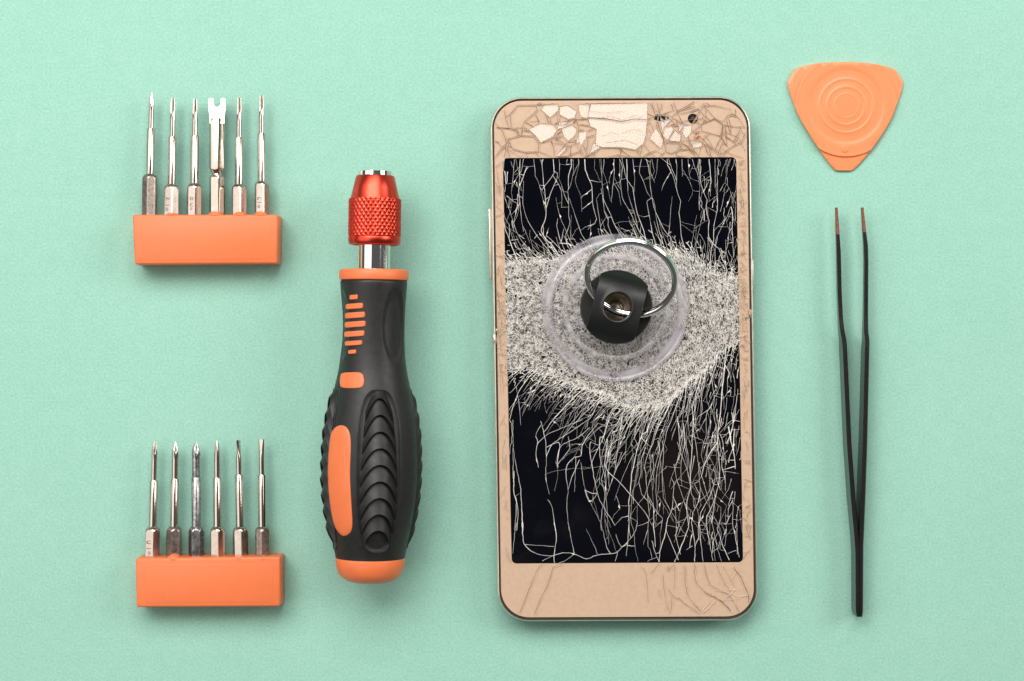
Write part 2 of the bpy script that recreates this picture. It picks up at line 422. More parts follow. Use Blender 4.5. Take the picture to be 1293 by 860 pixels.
# chuck
sx.lathe('chuck_nose', [(215.5, 17), (215.5, 20), (217, 21.5), (224, 22)], M['chrome'], drv, 48, cap0=False, cap1=False)
sx.lathe('bit_socket', [(215.6, 17.2), (222, 15), (236, 14.5), (236.5, 1)], M['chrome'], drv, 6, cap0=False)
sx.lathe('chuck_cone', [(222.0, 21.9), (222.2, 23.6), (223.5, 24.6), (238, 28.0), (247, 30.0), (251.5, 31.4)], M['red'], drv, 72, smooth=40, cap0=False, cap1=False)
def knurl():
    rings = []; seg = 232; y0, y1 = 251.0, 299.5; n = 66
    for i in range(n + 1):
        y = y0 + (y1 - y0) * i / n; ring = []
        edge = min(1, (y - y0) / 1.5, (y1 - y) / 1.5)
        for j in range(seg):
            th = 2 * math.pi * j / seg
            arc = th * 33.0
            p = 2 * math.pi * 33.0 / 33
            a = ((arc + (y - y0) * 0.72) / p) % 1.0; b = ((arc - (y - y0) * 0.72) / p) % 1.0
            ta = abs(a - 0.5) * 2; tb = abs(b - 0.5) * 2           # 1 on a groove line
            h = 1 - max(ta, tb); h = min(h, 0.62) / 0.62
            r = 32.3 + 1.0 * h * max(0, edge)
            ring.append(sx.pt(y, r * sx.k * math.sin(th), r * sx.k * math.cos(th)))
        rings.append(ring)
    v, f = rings_mesh(rings, False, False)
    return fix_normals(mesh('knurled_sleeve', v, f, M['red'], drv, 20))
knurl()
sx.lathe('chuck_lip', [(299.0, 31.5), (299.8, 33.0), (302, 33.4), (305.5, 33.2), (308.5, 32.0), (309.5, 30.0), (308.0, 27.0), (304.0, 21.5)], M['red'], drv, 72, smooth=40, cap0=False, cap1=False)
sx.lathe('shaft', [(300, 20.6), (344, 20.6)], M['chrome'], drv, 64)
sx.lathe('collar_ring', [(340.5, 19), (340.5, 40.5), (341.2, 42.8), (342.8, 43.8), (351, 43.9), (353.5, 43.2), (354.5, 41.0)], M['orange'], drv, 72, smooth=40, cap0=False, cap1=False)

# handle body: dished on the thumb side, grooved round the inlays
PANELS = [14, 104, 194, 284]                        # grip panels round the handle, degrees from the top
PY0, PY1 = 492.0, 692.0
def handle():
    rings = []; seg = 168
    ys = np.concatenate([np.linspace(353.5, 480, 56), np.linspace(482, 704, 110)])
    for y in ys:
        ring = []
        for j in range(seg):
            th = 2 * math.pi * j / seg; r = hR(y)
            if y < 356: r -= (356 - y) * 0.8
            d = 0
            for c in (48, 168, -72):                # three finger dishes on the neck
                q = (math.degrees(th) - c + 180) % 360 - 180
                e = (q / 24) ** 2 + ((y - 412) / 42) ** 2
                if e < 1.3: d = max(d, 2.6 * min(1, (1.3 - e) * 2.2))
            for c in PANELS:                        # recessed beds of the grip panels
                q = (math.degrees(th) - c + 180) % 360 - 180
                e = max(0.0, abs(q) / 26.0); ym = (PY0 + PY1) / 2; hy = (PY1 - PY0) / 2
                f = e ** 3 + (abs(y - ym) / hy) ** 5
                if f < 1.0: d = max(d, 2.2 * min(1, (1 - f) * 6))
            r -= d
            ring.append(sx.pt(y, r * sx.k * math.sin(th), r * sx.k * math.cos(th)))
        rings.append(ring)
    v, f = rings_mesh(rings)
    return fix_normals(mesh('handle', v, f, M['rubber'], drv, 60))
hand = handle()
def grip_scale(c, k, n):
    pitch = 20.4; arch = 29.0; u_n, s_n = 22, 7; grid = []
    hw = 23.5 * min(1.0, 0.80 + 0.05 * k)
    ybase = PY0 + 9 + pitch * k
    for s in range(s_n + 1):
        q = s / s_n; row = []
        for i in range(u_n + 1):
            u = -1 + 2 * i / u_n
            yb = min(PY1 - 3, ybase + arch * abs(u) ** 2.1); yt = min(PY1 - 4, (ybase - pitch if k else ybase - pitch * 0.7) + arch * abs(u) ** 2.1)
            y = yt + (yb - yt) * q
            w = 1.0 - max(0, (abs(y - 592) - 70) / 100) ** 2 * 0.55
            th = R(c + u * hw * w)
            edge = (1 - abs(u) ** 4)
            h = -2.2 + (0.3 + 5.8 * q ** 1.4) * (0.25 + 0.75 * edge)
            r = (hR(y) + h) * sx.k
            row.append(sx.pt(y, r * math.sin(th), r * math.cos(th)))
        grid.append(row)
    low = []
    for i in range(u_n + 1):                        # the step down at the arch
        u = -1 + 2 * i / u_n; y = min(PY1 - 3, ybase + arch * abs(u) ** 2.1) - 0.6
        w = 1.0 - max(0, (abs(y - 592) - 70) / 100) ** 2 * 0.55
        th = R(c + u * hw * w); r = (hR(y) - 2.6) * sx.k
        low.append(sx.pt(y, r * math.sin(th), r * math.cos(th)))
    grid.append(low)
    v, f = rings_mesh(grid, False, False, closed=False)
    return fix_normals(mesh('grip_scale', v, f, M['rubber'], drv, 35))
for c in PANELS:
    for k in range(9): grip_scale(c, k, 9)
# oval rim round the grip panel that faces up
def rim(c):
    rings = []
    n = 96
    for j in range(n):
        a = 2 * math.pi * j / n
        cu, su = math.cos(a), math.sin(a)
        u = math.copysign(abs(cu) ** 0.62, cu); w = math.copysign(abs(su) ** 0.45, su)
        y = (PY0 + PY1) / 2 + (PY1 - PY0) / 2 * w * 1.01; th0 = c + 26.5 * u
        ring = []
        for q in range(8):
            b = 2 * math.pi * q / 8
            r = (hR(y) + 0.1 + 0.75 * math.sin(b)) * sx.k; th = R(th0) + 0.75 * math.cos(b) / 58
            ring.append(sx.pt(y + 0.6 * math.cos(b) * w, r * math.sin(th), r * math.cos(th)))
        rings.append(ring)
    rings.append(rings[0])
    v, f = rings_mesh(rings, False, False)
    return fix_normals(mesh('grip_rim', v, f, M['rubber'], drv, 60))
for c in PANELS[:2] + PANELS[3:]: rim(c)

def smooth_closed(pts, n=4):
    """Catmull-Rom through a closed list of points"""
    out = []; m = len(pts)
    for i in range(m):
        p0, p1, p2, p3 = (Vector(pts[(i + d) % m]) for d in (-1, 0, 1, 2))
        for j in range(n):
            t = j / n
            out.append(0.5 * ((2 * p1) + (p2 - p0) * t + (2 * p0 - 5 * p1 + 4 * p2 - p3) * t * t + (3 * p1 - p0 - 3 * p2 + p3) * t ** 3))
    return out
def inlay(name, outline, h):
    o2 = smooth_closed(outline, 4); c = sum(o2, Vector((0, 0))) / len(o2)
    rings = []
    mx = max((p - c).length for p in o2)
    for q, hh in [(0.05, h), (0.35, h), (0.65, h), (0.85, h), (0.93, h * 0.9), (0.98, h * 0.5), (1.0, 0.0), (1.0, -0.0009)]:
        rings.append([to_surface(*(c + (p - c) * q), off=hh)[0] for p in o2])
    v, f = rings_mesh(rings, True, False)
    return fix_normals(mesh(name, v, f, M['orange'], drv, 60))
inlay('orange_inlay', [(431, 537), (420, 543), (416, 560), (414, 595), (416, 630), (421, 660), (427, 672), (434, 677), (442, 673), (445, 662), (444, 640), (442, 600), (443, 561), (440, 543)], 0.00025)
inlay('orange_button', [(433, 471), (430, 475), (429.5, 484), (432, 489.5), (445, 490.5), (456, 489.5), (459.5, 485), (459.5, 477), (456, 471), (445, 470)], 0.0003)
for cx, cy, w, h in [(447.2, 375.2, 9.5, 6), (448, 386.6, 21, 7), (448.8, 398, 24.5, 7.5), (448.9, 409.5, 25.5, 7.5), (447.9, 421.5, 24.5, 7.2), (446.9, 433.2, 21, 6), (445.3, 444.3, 9, 5.2)]:
    a, b = w / 2, h / 2; sl = 0.06
    inlay('orange_rib', [(cx + u * a, cy + v_ * b - u * a * sl) for u, v_ in [(-0.85, -0.9), (0, -1), (0.85, -1), (1, -0.6), (1, 0.5), (0.85, 0.95), (0, 1), (-0.85, 1), (-1, 0.6), (-1, -0.5)]], 0.00045)
sx.lathe('end_cap', [(702, 36), (702.5, 43.2), (704, 43.8), (714, 43.0), (722, 40.5), (728, 36.5), (732, 30.5), (734.2, 24), (735.4, 12), (735.6, 2)], M['orange'], drv, 72, smooth=50)

# ------------------------------------------------------------------ triangular opening pick
def make_pick():
    sc_ = 911 / 180.0
    raw = [(72, 235), (88, 190), (110, 150), (140, 130), (200, 112), (270, 100), (355, 94), (440, 92), (525, 95), (610, 102), (680, 115), (740, 132), (768, 152), (790, 182), (809, 212), (810, 250), (795, 305), (770, 370), (740, 450), (685, 545), (620, 640), (560, 715), (505, 772), (480, 788), (435, 789), (390, 788), (366, 772), (320, 718), (280, 660), (215, 560), (150, 450), (100, 330)]
    out = smooth_closed([(980 + x / sc_, 60 + y / sc_) for x, y in raw], 5)
    c = Vector((980 + 448 / sc_, 60 + 372 / sc_))
    z0 = 0.0
    t = thing('opening_pick', P(c.x, c.y), 'orange triangular plastic opening pick with concentric rings', 'opening pick')
    # radial heights of the moulded face (metres over radius in crop units)
    prof = [(0, 1.55), (66, 1.55), (70, 1.48), (76, 1.62), (82, 1.5), (110, 1.46), (115, 1.58), (124, 1.6), (130, 1.42), (160, 1.36), (168, 1.56), (174, 1.56), (180, 1.38), (205, 1.30), (232, 1.30), (245, 1.55), (262, 1.64), (312, 1.60), (321, 1.58), (325, 1.5), (329, 1.02), (345, 0.98), (900, 0.30)]
    hr = [a for a, b in prof]; hz = [1.5 + (b - 1.5) * 0.5 if a < 320 else b for a, b in prof]
    ang = sorted(set(math.atan2(p.y - c.y, p.x - c.x) for p in out))
    radii = [3, 30, 64, 66, 70, 73, 76, 79, 82, 96, 108, 110, 112, 115, 120, 124, 127, 130, 145, 158, 160, 164, 168, 171, 174, 177, 180, 192, 205, 218, 232, 238, 245, 253, 262, 285, 312, 318, 321, 323, 325, 327, 329, 337, 345, 375, 410]
    pts = sorted(((math.atan2(p.y - c.y, p.x - c.x), (p - c).length) for p in out))
    A = [a for a, r in pts]; Rr = [r for a, r in pts]
    n = 300; rings = []
    ths = [-math.pi + 2 * math.pi * i / n for i in range(n)]
    rout = [np.interp(th, [A[-1] - 2 * math.pi] + A + [A[0] + 2 * math.pi], [Rr[-1]] + Rr + [Rr[0]]) for th in ths]
    def ring(fr, fz): return [P(c.x + fr(i) * math.cos(ths[i]), c.y + fr(i) * math.sin(ths[i]), fz(i)) for i in range(n)]
    dot = Vector((980 + 440 / sc_, 60 + 645 / sc_))
    for r in radii:
        rr = r / sc_
        def fr(i, rr=rr): return min(rr, rout[i] - 1.0)
        def fz(i, rr=rr):
            q = min(rr, rout[i] - 1.0); z = np.interp(q * sc_, hr, hz) * 0.001
            x, y = c.x + q * math.cos(ths[i]), c.y + q * math.sin(ths[i])
            return z
        rings.append(ring(fr, fz))
    def fe(i): return rout[i] - 1.0
    rings.append(ring(lambda i: rout[i] - 1.0, lambda i: np.interp(fe(i) * sc_, hr, hz) * 0.001))
    rings.append(ring(lambda i: rout[i] - 0.2, lambda i: np.interp(fe(i) * sc_, hr, hz) * 0.001 - 0.00015))
    rings.append(ring(lambda i: rout[i], lambda i: np.interp(fe(i) * sc_, hr, hz) * 0.0005))
    rings.append(ring(lambda i: rout[i] - 1.0, lambda i: 0.0))
    v, f = rings_mesh(rings)
    fix_normals(mesh('pick_plate', v, f, M['orange_pick'], t, 40))
    dome('moulded_dot', dot.x, dot.y, 5.6, 5.6, 0.00156, 0.00016, M['orange_pick'], t)
make_pick()

# ------------------------------------------------------------------ tweezers, lying on their edge
def tweezer_arm(pts, parent, tip_rows):
    """pts: (px, py, z bottom, z top, thickness px): the top edge's centre line"""
    rings = []
    dense = []
    for a, b in zip(pts[:-1], pts[1:]):
        m = max(2, int(abs(b[1] - a[1]) / 12))
        for i in range(m): dense.append([a[k] + (b[k] - a[k]) * i / m for k in range(5)])
    dense.append(list(pts[-1]))
    return dense
def arm_mesh(name, dense, mat_, parent):
    rings = []
    for (px, py, zb, zt, w) in dense:
        c = P(px, py, zt); hw = w * 0.5 * S; b = 0.00022
        rings.append([Vector((c.x + dx, c.y, z)) for dx, z in [(-hw, zb + b), (-hw, zt - b), (-hw + b, zt), (hw - b, zt), (hw, zt - b), (hw, zb + b), (hw - b, zb), (-hw + b, zb)]])
    v, f = rings_mesh(rings)
    return fix_normals(mesh(name, v, f, mat_, parent, 40))
tw = thing('tweezers', P(1085, 560), 'long black metal tweezers with copper coloured tips lying on edge', 'tweezers')
mm = 0.001
LA = [(1056.5, 262, 3.3*mm, 4.6*mm, 3.0), (1058.2, 296, 3.2*mm, 4.8*mm, 4.4), (1059.3, 318, 3.1*mm, 5.0*mm, 5.2), (1060.5, 370, 2.9*mm, 5.2*mm, 5.2), (1062.0, 400, 2.8*mm, 5.4*mm, 5.2), (1063.5, 416, 2.2*mm, 5.8*mm, 5.4), (1066.2, 430, 0.9*mm, 6.0*mm, 5.6), (1067.0, 440, 0.2*mm, 6.2*mm, 5.6), (1072.5, 560, 0, 6.7*mm, 5.6), (1077.5, 630, 0, 6.8*mm, 5.8), (1082.0, 680, 0, 6.8*mm, 5.6), (1083.0, 700, 0, 6.8*mm, 5.2), (1083.2, 772, 0, 6.8*mm, 5.0), (1084.0, 779, 0.5*mm, 6.4*mm, 4.0)]
RA = [(1089.2, 262, 3.3*mm, 4.6*mm, 3.0), (1091.8, 293, 3.2*mm, 4.8*mm, 4.4), (1093.6, 310, 3.1*mm, 5.0*mm, 5.4), (1094.2, 330, 3.0*mm, 5.1*mm, 5.2), (1093.8, 400, 2.8*mm, 5.4*mm, 5.2), (1094.0, 418, 2.2*mm, 5.8*mm, 5.4), (1095.4, 430, 0.9*mm, 6.0*mm, 5.6), (1095.2, 440, 0.2*mm, 6.2*mm, 5.6), (1092.5, 560, 0, 6.7*mm, 5.6), (1090.0, 630, 0, 6.8*mm, 5.8), (1087.8, 690, 0, 6.8*mm, 5.2), (1087.6, 772, 0, 6.8*mm, 4.6), (1087.0, 779, 0.5*mm, 6.4*mm, 4.0)]
for pts, ysplit in ((LA, 296), (RA, 293)):
    d = tweezer_arm(pts, tw, ysplit)
    tip = [q for q in d if q[1] <= ysplit + 0.5]; body = [q for q in d if q[1] >= ysplit - 0.5]
    arm = arm_mesh('arm', body, M['tweezer'], tw)
    arm_mesh('tip', tip, M['copper'], arm)

# ------------------------------------------------------------------ phone
ZP = 0.0072                                        # top of the face panel
PCX, PCY, PHW, PHH = 787.4, 453.0, 165.0, 331.0
def ph(du, dv):                                    # phone frame -> photograph pixel
    return (PCX + du + 0.0152 * dv, PCY + dv - 0.0045 * du)
def ph_inv(x, y):
    x -= PCX; y -= PCY
    det = 1 + 0.0152 * 0.0045
    return ((x - 0.0152 * y) / det, (y + 0.0045 * x) / det)
def rrect(hw, hh, r, n=12):
    pts = []
    for cx, cy, a0 in ((hw - r, -hh + r, -90), (hw - r, hh - r, 0), (-hw + r, hh - r, 90), (-hw + r, -hh + r, 180)):
        for i in range(n + 1):
            a = R(a0 + 90 * i / n); pts.append((cx + r * math.cos(a), cy + r * math.sin(a)))
    return pts
def ploop(inset, z, r=41, zref=0.0055): 
    out = []
    for a, b in rrect(PHW - inset, PHH - inset, max(4, r - inset)):
        p = P(*ph(a, b), zref); p.z = z; out.append(p)
    return out
phone = thing('smartphone', P(PCX, PCY), 'gold smartphone with a shattered glass front lying flat', 'phone')
v, f = rings_mesh([ploop(6, 0.0), ploop(2.2, 0.0006), ploop(0.3, 0.0020), ploop(0, 0.0036), ploop(0.2, 0.0056), ploop(0.7, 0.0064), ploop(1.3, 0.00695), ploop(2.3, 0.0073), ploop(3.4, 0.00742), ploop(3.6, 0.0068), ploop(3.8, 0.0066)], True, False)
fix_normals(mesh('frame', v, f, M['gold_frame'], phone, 28))
v, f = rings_mesh([ploop(2.8, 0.0066), ploop(9, 0.0066)], False, True)
mesh('frame_gap', v, f, M['gasket'], phone)
FACE_IN = 5.8
v, f = rings_mesh([ploop(FACE_IN, 0.0062), ploop(FACE_IN, 0.00705), ploop(FACE_IN + 0.6, ZP)], False, True)
fix_normals(mesh('bezel_panel', v, f, M['gold_panel'], phone, 40))
# display: corner pixels measured on the photograph
DTL, DTR, DBR, DBL = (634.8, 199.6), (929.6, 198.4), (938.3, 710.0), (646.2, 711.6)
def disp_uv(x, y):
    t = (y - 199) / 512.0
    l = DTL[0] + (DBL[0] - DTL[0]) * t; r = DTR[0] + (DBR[0] - DTR[0]) * t
    return (x - l) / (r - l), t
def in_display(x, y):
    u, t = disp_uv(x, y); return 0 <= u <= 1 and 0.0 <= t <= 1
def dpt(u, t, z):
    x = (DTL[0] * (1 - u) + DTR[0] * u) * (1 - t) + (DBL[0] * (1 - u) + DBR[0] * u) * t
    y = (DTL[1] * (1 - u) + DTR[1] * u) * (1 - t) + (DBL[1] * (1 - u) + DBR[1] * u) * t
    return P(x, y, z)
lp = []
for a, b in rrect(147, 256, 6, 5): lp.append((0.5 + a / 294, 0.5 + b / 512))
ZD = ZP + 0.00003
v = [dpt(u, t, ZD) for u, t in lp] + [dpt(u, t, ZP - 0.0002) for u, t in lp]
n = len(lp)
fix_normals(mesh('display', v, [tuple(range(n))] + [(i, n + i, n + (i + 1) % n, (i + 1) % n) for i in range(n)], M['display'], phone))

# side buttons and dents
def side_bar(name, x, y0, y1, w, z0, z1, m):
    xs = lambda y: x + 0.0172 * (y - (y0 + y1) / 2)
    return rounded_box(name, [(xs(y0) - w, y0), (xs(y0) + w, y0), (xs(y1) + w, y1), (xs(y1) - w, y1)], z0, z1, m, phone, 0.0003, 0.0, 2)
side_bar('volume_button', 618.7, 263, 353, 1.6, 0.0026, 0.0052, M['gold_frame'])
side_bar('power_button', 950.4, 327, 371, 1.6, 0.0026, 0.0052, M['gold_frame'])
def burr(px, py, rx, ry, seed):
    c = P(px, py, 0.0066); rings = []
    for i in range(7):
        a = -math.pi / 2 + math.pi * i / 6; ring = []
        for j in range(12):
            t = 2 * math.pi * j / 12
            q = 1 + 0.45 * noise.noise(Vector((math.cos(t) * 2 + seed, math.sin(t) * 2, i * 0.7)))
            ring.append(c + Vector((rx * S * math.cos(a) * math.cos(t) * q, ry * S * math.cos(a) * math.sin(t) * q, 0.0009 * math.sin(a) * q)))
        rings.append(ring)
    v, f = rings_mesh(rings)
    o = fix_normals(mesh('bent_burr', v, f, M['gold_frame'], phone, 20)); return o
burr(624.5, 430, 3.2, 9, 1.0); burr(945.5, 397, 3.5, 8, 5.0); burr(941.5, 402, 2.2, 3.5, 9.0); burr(627, 418, 2, 4, 3.0)

# front camera, sensor
def disc(name, px, py, r, z0, z1, m, parent, n=24, rx=1.0):
    rings = [[P(px + r * q * rx * math.cos(2 * math.pi * j / n), py + r * q * math.sin(2 * math.pi * j / n), z) for j in range(n)] for q, z in ((1.0, z0), (1.0, z1), (0.85, z1 + 0.00002))]
    v, f = rings_mesh(rings)
    return fix_normals(mesh(name, v, f, m, parent, 40))
camo = disc('front_camera', 874.8, 149.8, 6.4, ZP - 0.0002, ZP + 0.00006, M['lens'], phone)
disc('camera_lens', 874.8, 149.8, 2.6, ZP, ZP + 0.00012, M['hub'], camo)
q = [(828.5, 144.0), (841, 147.5), (839.5, 155.0), (825.6, 150.8)]
v = [P(x, y, ZP + 0.00006) for x, y in q] + [P(x, y, ZP - 0.0002) for x, y in q]
sen = fix_normals(mesh('proximity_sensor', v, [(0, 1, 2, 3)] + [(i, 4 + i, 4 + (i + 1) % 4, (i + 1) % 4) for i in range(4)], M['lens'], phone))
disc('sensor_lens', 842.0, 149.2, 3.0, ZP - 0.0001, ZP + 0.0001, M['lens'], sen, 16)

# ---- fracture network -------------------------------------------------------
ZG0, ZG1 = ZP + 0.00013, ZP + 0.00038              # bottom and top of the cover glass
rng = random.Random(11)
Y_TOP_X = [540, 640, 700, 777, 840, 880, 920, 960]; Y_TOP_Y = [330, 328, 322, 312, 322, 338, 350, 356]
Y_BOT_X = [540, 590, 640, 690, 740, 770, 800, 840, 880, 915, 940, 960]; Y_BOT_Y = [462, 463, 474, 496, 512, 516, 506, 486, 462, 440, 428, 424]
B_X = [480, 560, 720, 800, 850, 900, 940, 990]; B_Y = [46, 50, 54, 44, 26, 8, 0, 0]
def wig(u, k): return 5.0 * noise.noise(Vector((u / 22.0, k, 0.5))) + 2.5 * noise.noise(Vector((u / 7.0, k, 3.5)))
def ytop(u): return float(np.interp(u, Y_TOP_X, Y_TOP_Y)) + wig(u, 1.0)
def ybot(u): return float(np.interp(u, Y_BOT_X, Y_BOT_Y)) + wig(u, 9.0)
def F(u, v):
    """crushed zone: straight (u, v) -> photograph pixel and distance outside the zone"""
    yt, yb = ytop(u), ybot(u); b = float(np.interp(u, B_X, B_Y)); y = 400 + v
    g = yt - y if y < yt else (y - yb if y > yb else 0.0)
    return u + b * math.exp(-g / 50.0), y, (g if v > 0 else -g)
_us = np.arange(560, 960, 2.0); _xs = np.array([u + np.interp(u, B_X, B_Y) for u in _us])
_yt = np.array([ytop(u) for u in _us]); _yb = np.array([ybot(u) for u in _us])
def band(x): return float(np.interp(x, _xs, _yt)), float(np.interp(x, _xs, _yb))

LIM_W, LIM_H, LIM_R = PHW - 6.4, PHH - 6.6, 33.0
def clamp_face(x, y):
    a, b = ph_inv(x, y); out = False
    if abs(a) > LIM_W: a = math.copysign(LIM_W, a); out = True
    if abs(b) > LIM_H: b = math.copysign(LIM_H, b); out = True
    ca, cb = abs(a) - (LIM_W - LIM_R), abs(b) - (LIM_H - LIM_R)
    if ca > 0 and cb > 0:
        L = math.hypot(ca, cb)
        if L > LIM_R:
            ca, cb = ca * LIM_R / L, cb * LIM_R / L; out = True
            a = math.copysign(LIM_W - LIM_R + ca, a); b = math.copysign(LIM_H - LIM_R + cb, b)
    x2, y2 = ph(a, b); return x2, y2, out

# loose bright shards of the top bezel, outlines read off the photograph
c1 = lambda L: [(605 + x / 6.144, 110 + y / 6.144) for x, y in L]
c2 = lambda L: [(785 + x / 6.144, 110 + y / 6.144) for x, y in L]
LOOSE = [
    (c1([(500, 135), (610, 132), (616, 180), (550, 235), (480, 175)]), 4.5),
    (c1([(385, 330), (470, 280), (570, 290), (602, 340), (570, 385), (480, 430), (440, 380)]), 5.0),
    (c1([(640, 320), (720, 290), (760, 330), (740, 380), (690, 420), (650, 370)]), 4.8),
    (c1([(775, 345), (835, 345), (830, 390), (790, 455), (770, 410)]), 5.0),
    (c1([(622, 150), (690, 142), (758, 190), (740, 238), (690, 250), (622, 212)]), 4.6),
    (c1([(766, 132), (860, 132), (840, 240), (790, 232), (775, 180)]), 4.4),
    ([(746, 131), (780, 130.6), (817.5, 130.6), (817, 150.5), (800, 150), (785, 153), (765, 149.5), (742, 148)], 5.0),
    ([(742, 149), (765, 150.3), (784, 154.2), (800, 151), (817, 151.5), (815.5, 172), (812, 182), (802, 189), (785, 186), (760, 186), (752, 183), (753, 163), (746, 160)], 5.2),
    (c2([(235, 360), (268, 318), (325, 420), (300, 475), (218, 400)]), 5.0),
    (c2([(330, 310), (388, 300), (402, 330), (360, 410), (320, 380)]), 5.0),
    (c2([(362, 416), (411, 333), (460, 372), (455, 425)]), 5.0),
    (c2([(470, 350), (482, 300), (540, 297), (540, 350), (500, 400)]), 5.2),
    (c2([(335, 430), (450, 432), (440, 490), (385, 515), (340, 500)]), 2.6),
    (c1([(225, 400), (320, 375), (420, 380), (465, 435), (460, 500), (360, 505), (260, 480)]), 0.8),
    (c1([(240, 210), (300, 140), (440, 140), (450, 180), (350, 270), (335, 310), (250, 320)]), 0.6),
    (c2([(640, 145), (720, 140), (845, 170), (790, 270), (725, 240)]), 0.7),
    (c2([(615, 290), (720, 245), (785, 290), (765, 380), (620, 340)]), 0.9),
]
def inside(poly, x, y):
    r = False; n = len(poly)
    for i in range(n):
        (x0, y0), (x1, y1) = poly[i], poly[(i + 1) % n]
        if (y0 > y) != (y1 > y) and x < (x1 - x0) * (y - y0) / (y1 - y0) + x0: r = not r
    return r
def covered(x, y):
    return 125 < y < 195 and any(inside(p, x, y) for p, _ in LOOSE)

# ribbons: thin ridges along the cracks
RV = {'light': ([], []), 'brown': ([], []), 'pale': ([], [])}
def ribbon(kind, line, widths, z=None):
    V, Fc = RV[kind]; n = len(line)
    if n < 2: return
    z = z or ZG1 + 0.00004
    b = len(V)
    for i, (x, y) in enumerate(line):
        x0, y0 = line[max(0, i - 1)]; x1, y1 = line[min(n - 1, i + 1)]
        tx, ty = x1 - x0, y1 - y0; L = math.hypot(tx, ty) or 1; nx, ny = -ty / L, tx / L
        w = widths[i] * 0.5
        V.append(P(x - nx * w, y - ny * w, z)); V.append(P(x, y, z + min(w, 0.6) * S * 0.8)); V.append(P(x + nx * w, y + ny * w, z))
        if i:
            a = b + 3 * (i - 1)
            Fc.append((a, a + 3, a + 4, a + 1)); Fc.append((a + 1, a + 4, a + 5, a + 2))
def patch_tri(kind, tri, z=None):
    V, Fc = RV[kind]; b = len(V); z = z or ZG1 + 0.00005
    V.extend(P(x, y, z) for x, y in tri); Fc.append(tuple(range(b, b + len(tri))))

# ---- cracks that run, branch and stop where they meet another
HASH = {}; CRACKS = []
def put(p, cid):
    HASH.setdefault((int(p[0] // 2), int(p[1] // 2)), []).append((p, cid))
def hit(p, skip, rad2=1.9):
    i, j = int(p[0] // 2), int(p[1] // 2); best = None
    for a in (i - 1, i, i + 1):
        for b in (j - 1, j, j + 1):
            for q, c in HASH.get((a, b), ()):
                if c in skip: continue
                d = (q[0] - p[0]) ** 2 + (q[1] - p[1]) ** 2
                if d < rad2: rad2 = d; best = q
    return best
def add_crack(line, w, kind='light', wend=0.35):
    cid = len(CRACKS); CRACKS.append((line, w, kind, wend))
    for k in range(len(line) - 1):                  # register densely so that nothing slips through
        (x0, y0), (x1, y1) = line[k], line[k + 1]; m = max(1, int(math.hypot(x1 - x0, y1 - y0) / 1.2))
        put(line[k], cid)
        for q in range(1, m): put((x0 + (x1 - x0) * q / m, y0 + (y1 - y0) * q / m), cid)
    put(line[-1], cid)
    return cid
def field(x, y, sgn):
    """heading (angle from straight up or down, positive to the right)"""
    yt, yb = band(x); b = float(np.interp(x, B_X, B_Y))
    up = y < 395
    g = max(0, (yt - y) if up else (y - yb))
    s = -(b / 56.0) * math.exp(-g / (34.0 if up else 56.0)) * (0.75 if up else 1.0)
    if x > 890: s += 0.10 * (1 if up else -0.4)
    if not up: s += 0.10 * math.sin(x / 31.0)
    if up != (sgn < 0): s = -s
    return math.atan(s) + 0.15 * noise.noise(Vector((x / 26.0, y / 40.0, (5.0 if up else -5.0)))) * (1 if up == (sgn < 0) else -1)
def run(x, y, sgn, life, w, off=0.0, parent=None, depth=0, need_hit=False, allow=None, through=0.25, relax=0.14, jitter=0.055):
    line = [(x, y)]; ang = field(x, y, sgn) + off; skip = {parent} if parent is not None else set(); L = 0; kids = []; ended = False
    while L < life:
        st = rng.uniform(2.4, 3.6)
        if not need_hit: ang += relax * (field(x, y, sgn) - ang)
        ang += rng.gauss(0, jitter)
        if rng.random() < 0.09: ang += rng.gauss(0, 0.36)
        x += math.sin(ang) * st; y += sgn * math.cos(ang) * st; L += st
        if not (allow or in_display)(x, y):
            line.append((x, y)); ended = True; break
        if L > 4:
            h = hit((x, y), skip if L < 10 else set(), 1.9)
            if h is not None and rng.random() > through:
                line.append(h); ended = True; break
        line.append((x, y))
        if depth < 2 and L > 5 and not need_hit:
            if rng.random() < 0.036: kids.append((x, y, 'b'))
            if rng.random() < 0.075: kids.append((x, y, 'r'))
    if need_hit and not ended: return
    if len(line) < 3: return
    cid = add_crack(line, w)
    for (kx, ky, t) in kids:
        s_ = rng.choice((-1, 1))
        if t == 'b': run(kx, ky, sgn, rng.uniform(10, 52), w * rng.uniform(0.4, 0.9), s_ * rng.uniform(0.25, 0.75), cid, depth + 1, relax=0.07)
        else: run(kx, ky, sgn, 19, w * rng.uniform(0.4, 0.85), s_ * rng.uniform(0.75, 1.7), cid, depth + 1, need_hit=True, through=0)
def wid(m=0.6): return m * math.exp(rng.gauss(0, 0.42))

def traced(pts, w0, w1=None, kind='light', jit=0.5):
    w1 = w0 if w1 is None else w1
    line = []
    for i in range(len(pts) - 1):
        p0 = Vector(pts[max(0, i - 1)]); p1 = Vector(pts[i]); p2 = Vector(pts[i + 1]); p3 = Vector(pts[min(len(pts) - 1, i + 2)])
        m = max(2, int((p2 - p1).length / 4))
        for j in range(m):
            t = j / m
            q = 0.5 * ((2 * p1) + (p2 - p0) * t + (2 * p0 - 5 * p1 + 4 * p2 - p3) * t * t + (3 * p1 - p0 - 3 * p2 + p3) * t ** 3)
            line.append((q.x + rng.gauss(0, jit * 0.5), q.y + rng.gauss(0, jit * 0.3)))
    line.append(tuple(pts[-1]))
    if kind == 'light': add_crack(line, 0.54 * w0, 'light', w1 / max(w0, 0.1))
    elif kind == 'brown': add_crack(line, 0.72 * w0, 'brown', 0.8)
    else: ribbon(kind, line, [0.72 * w0 * rng.uniform(0.7, 1.3) for _ in line])

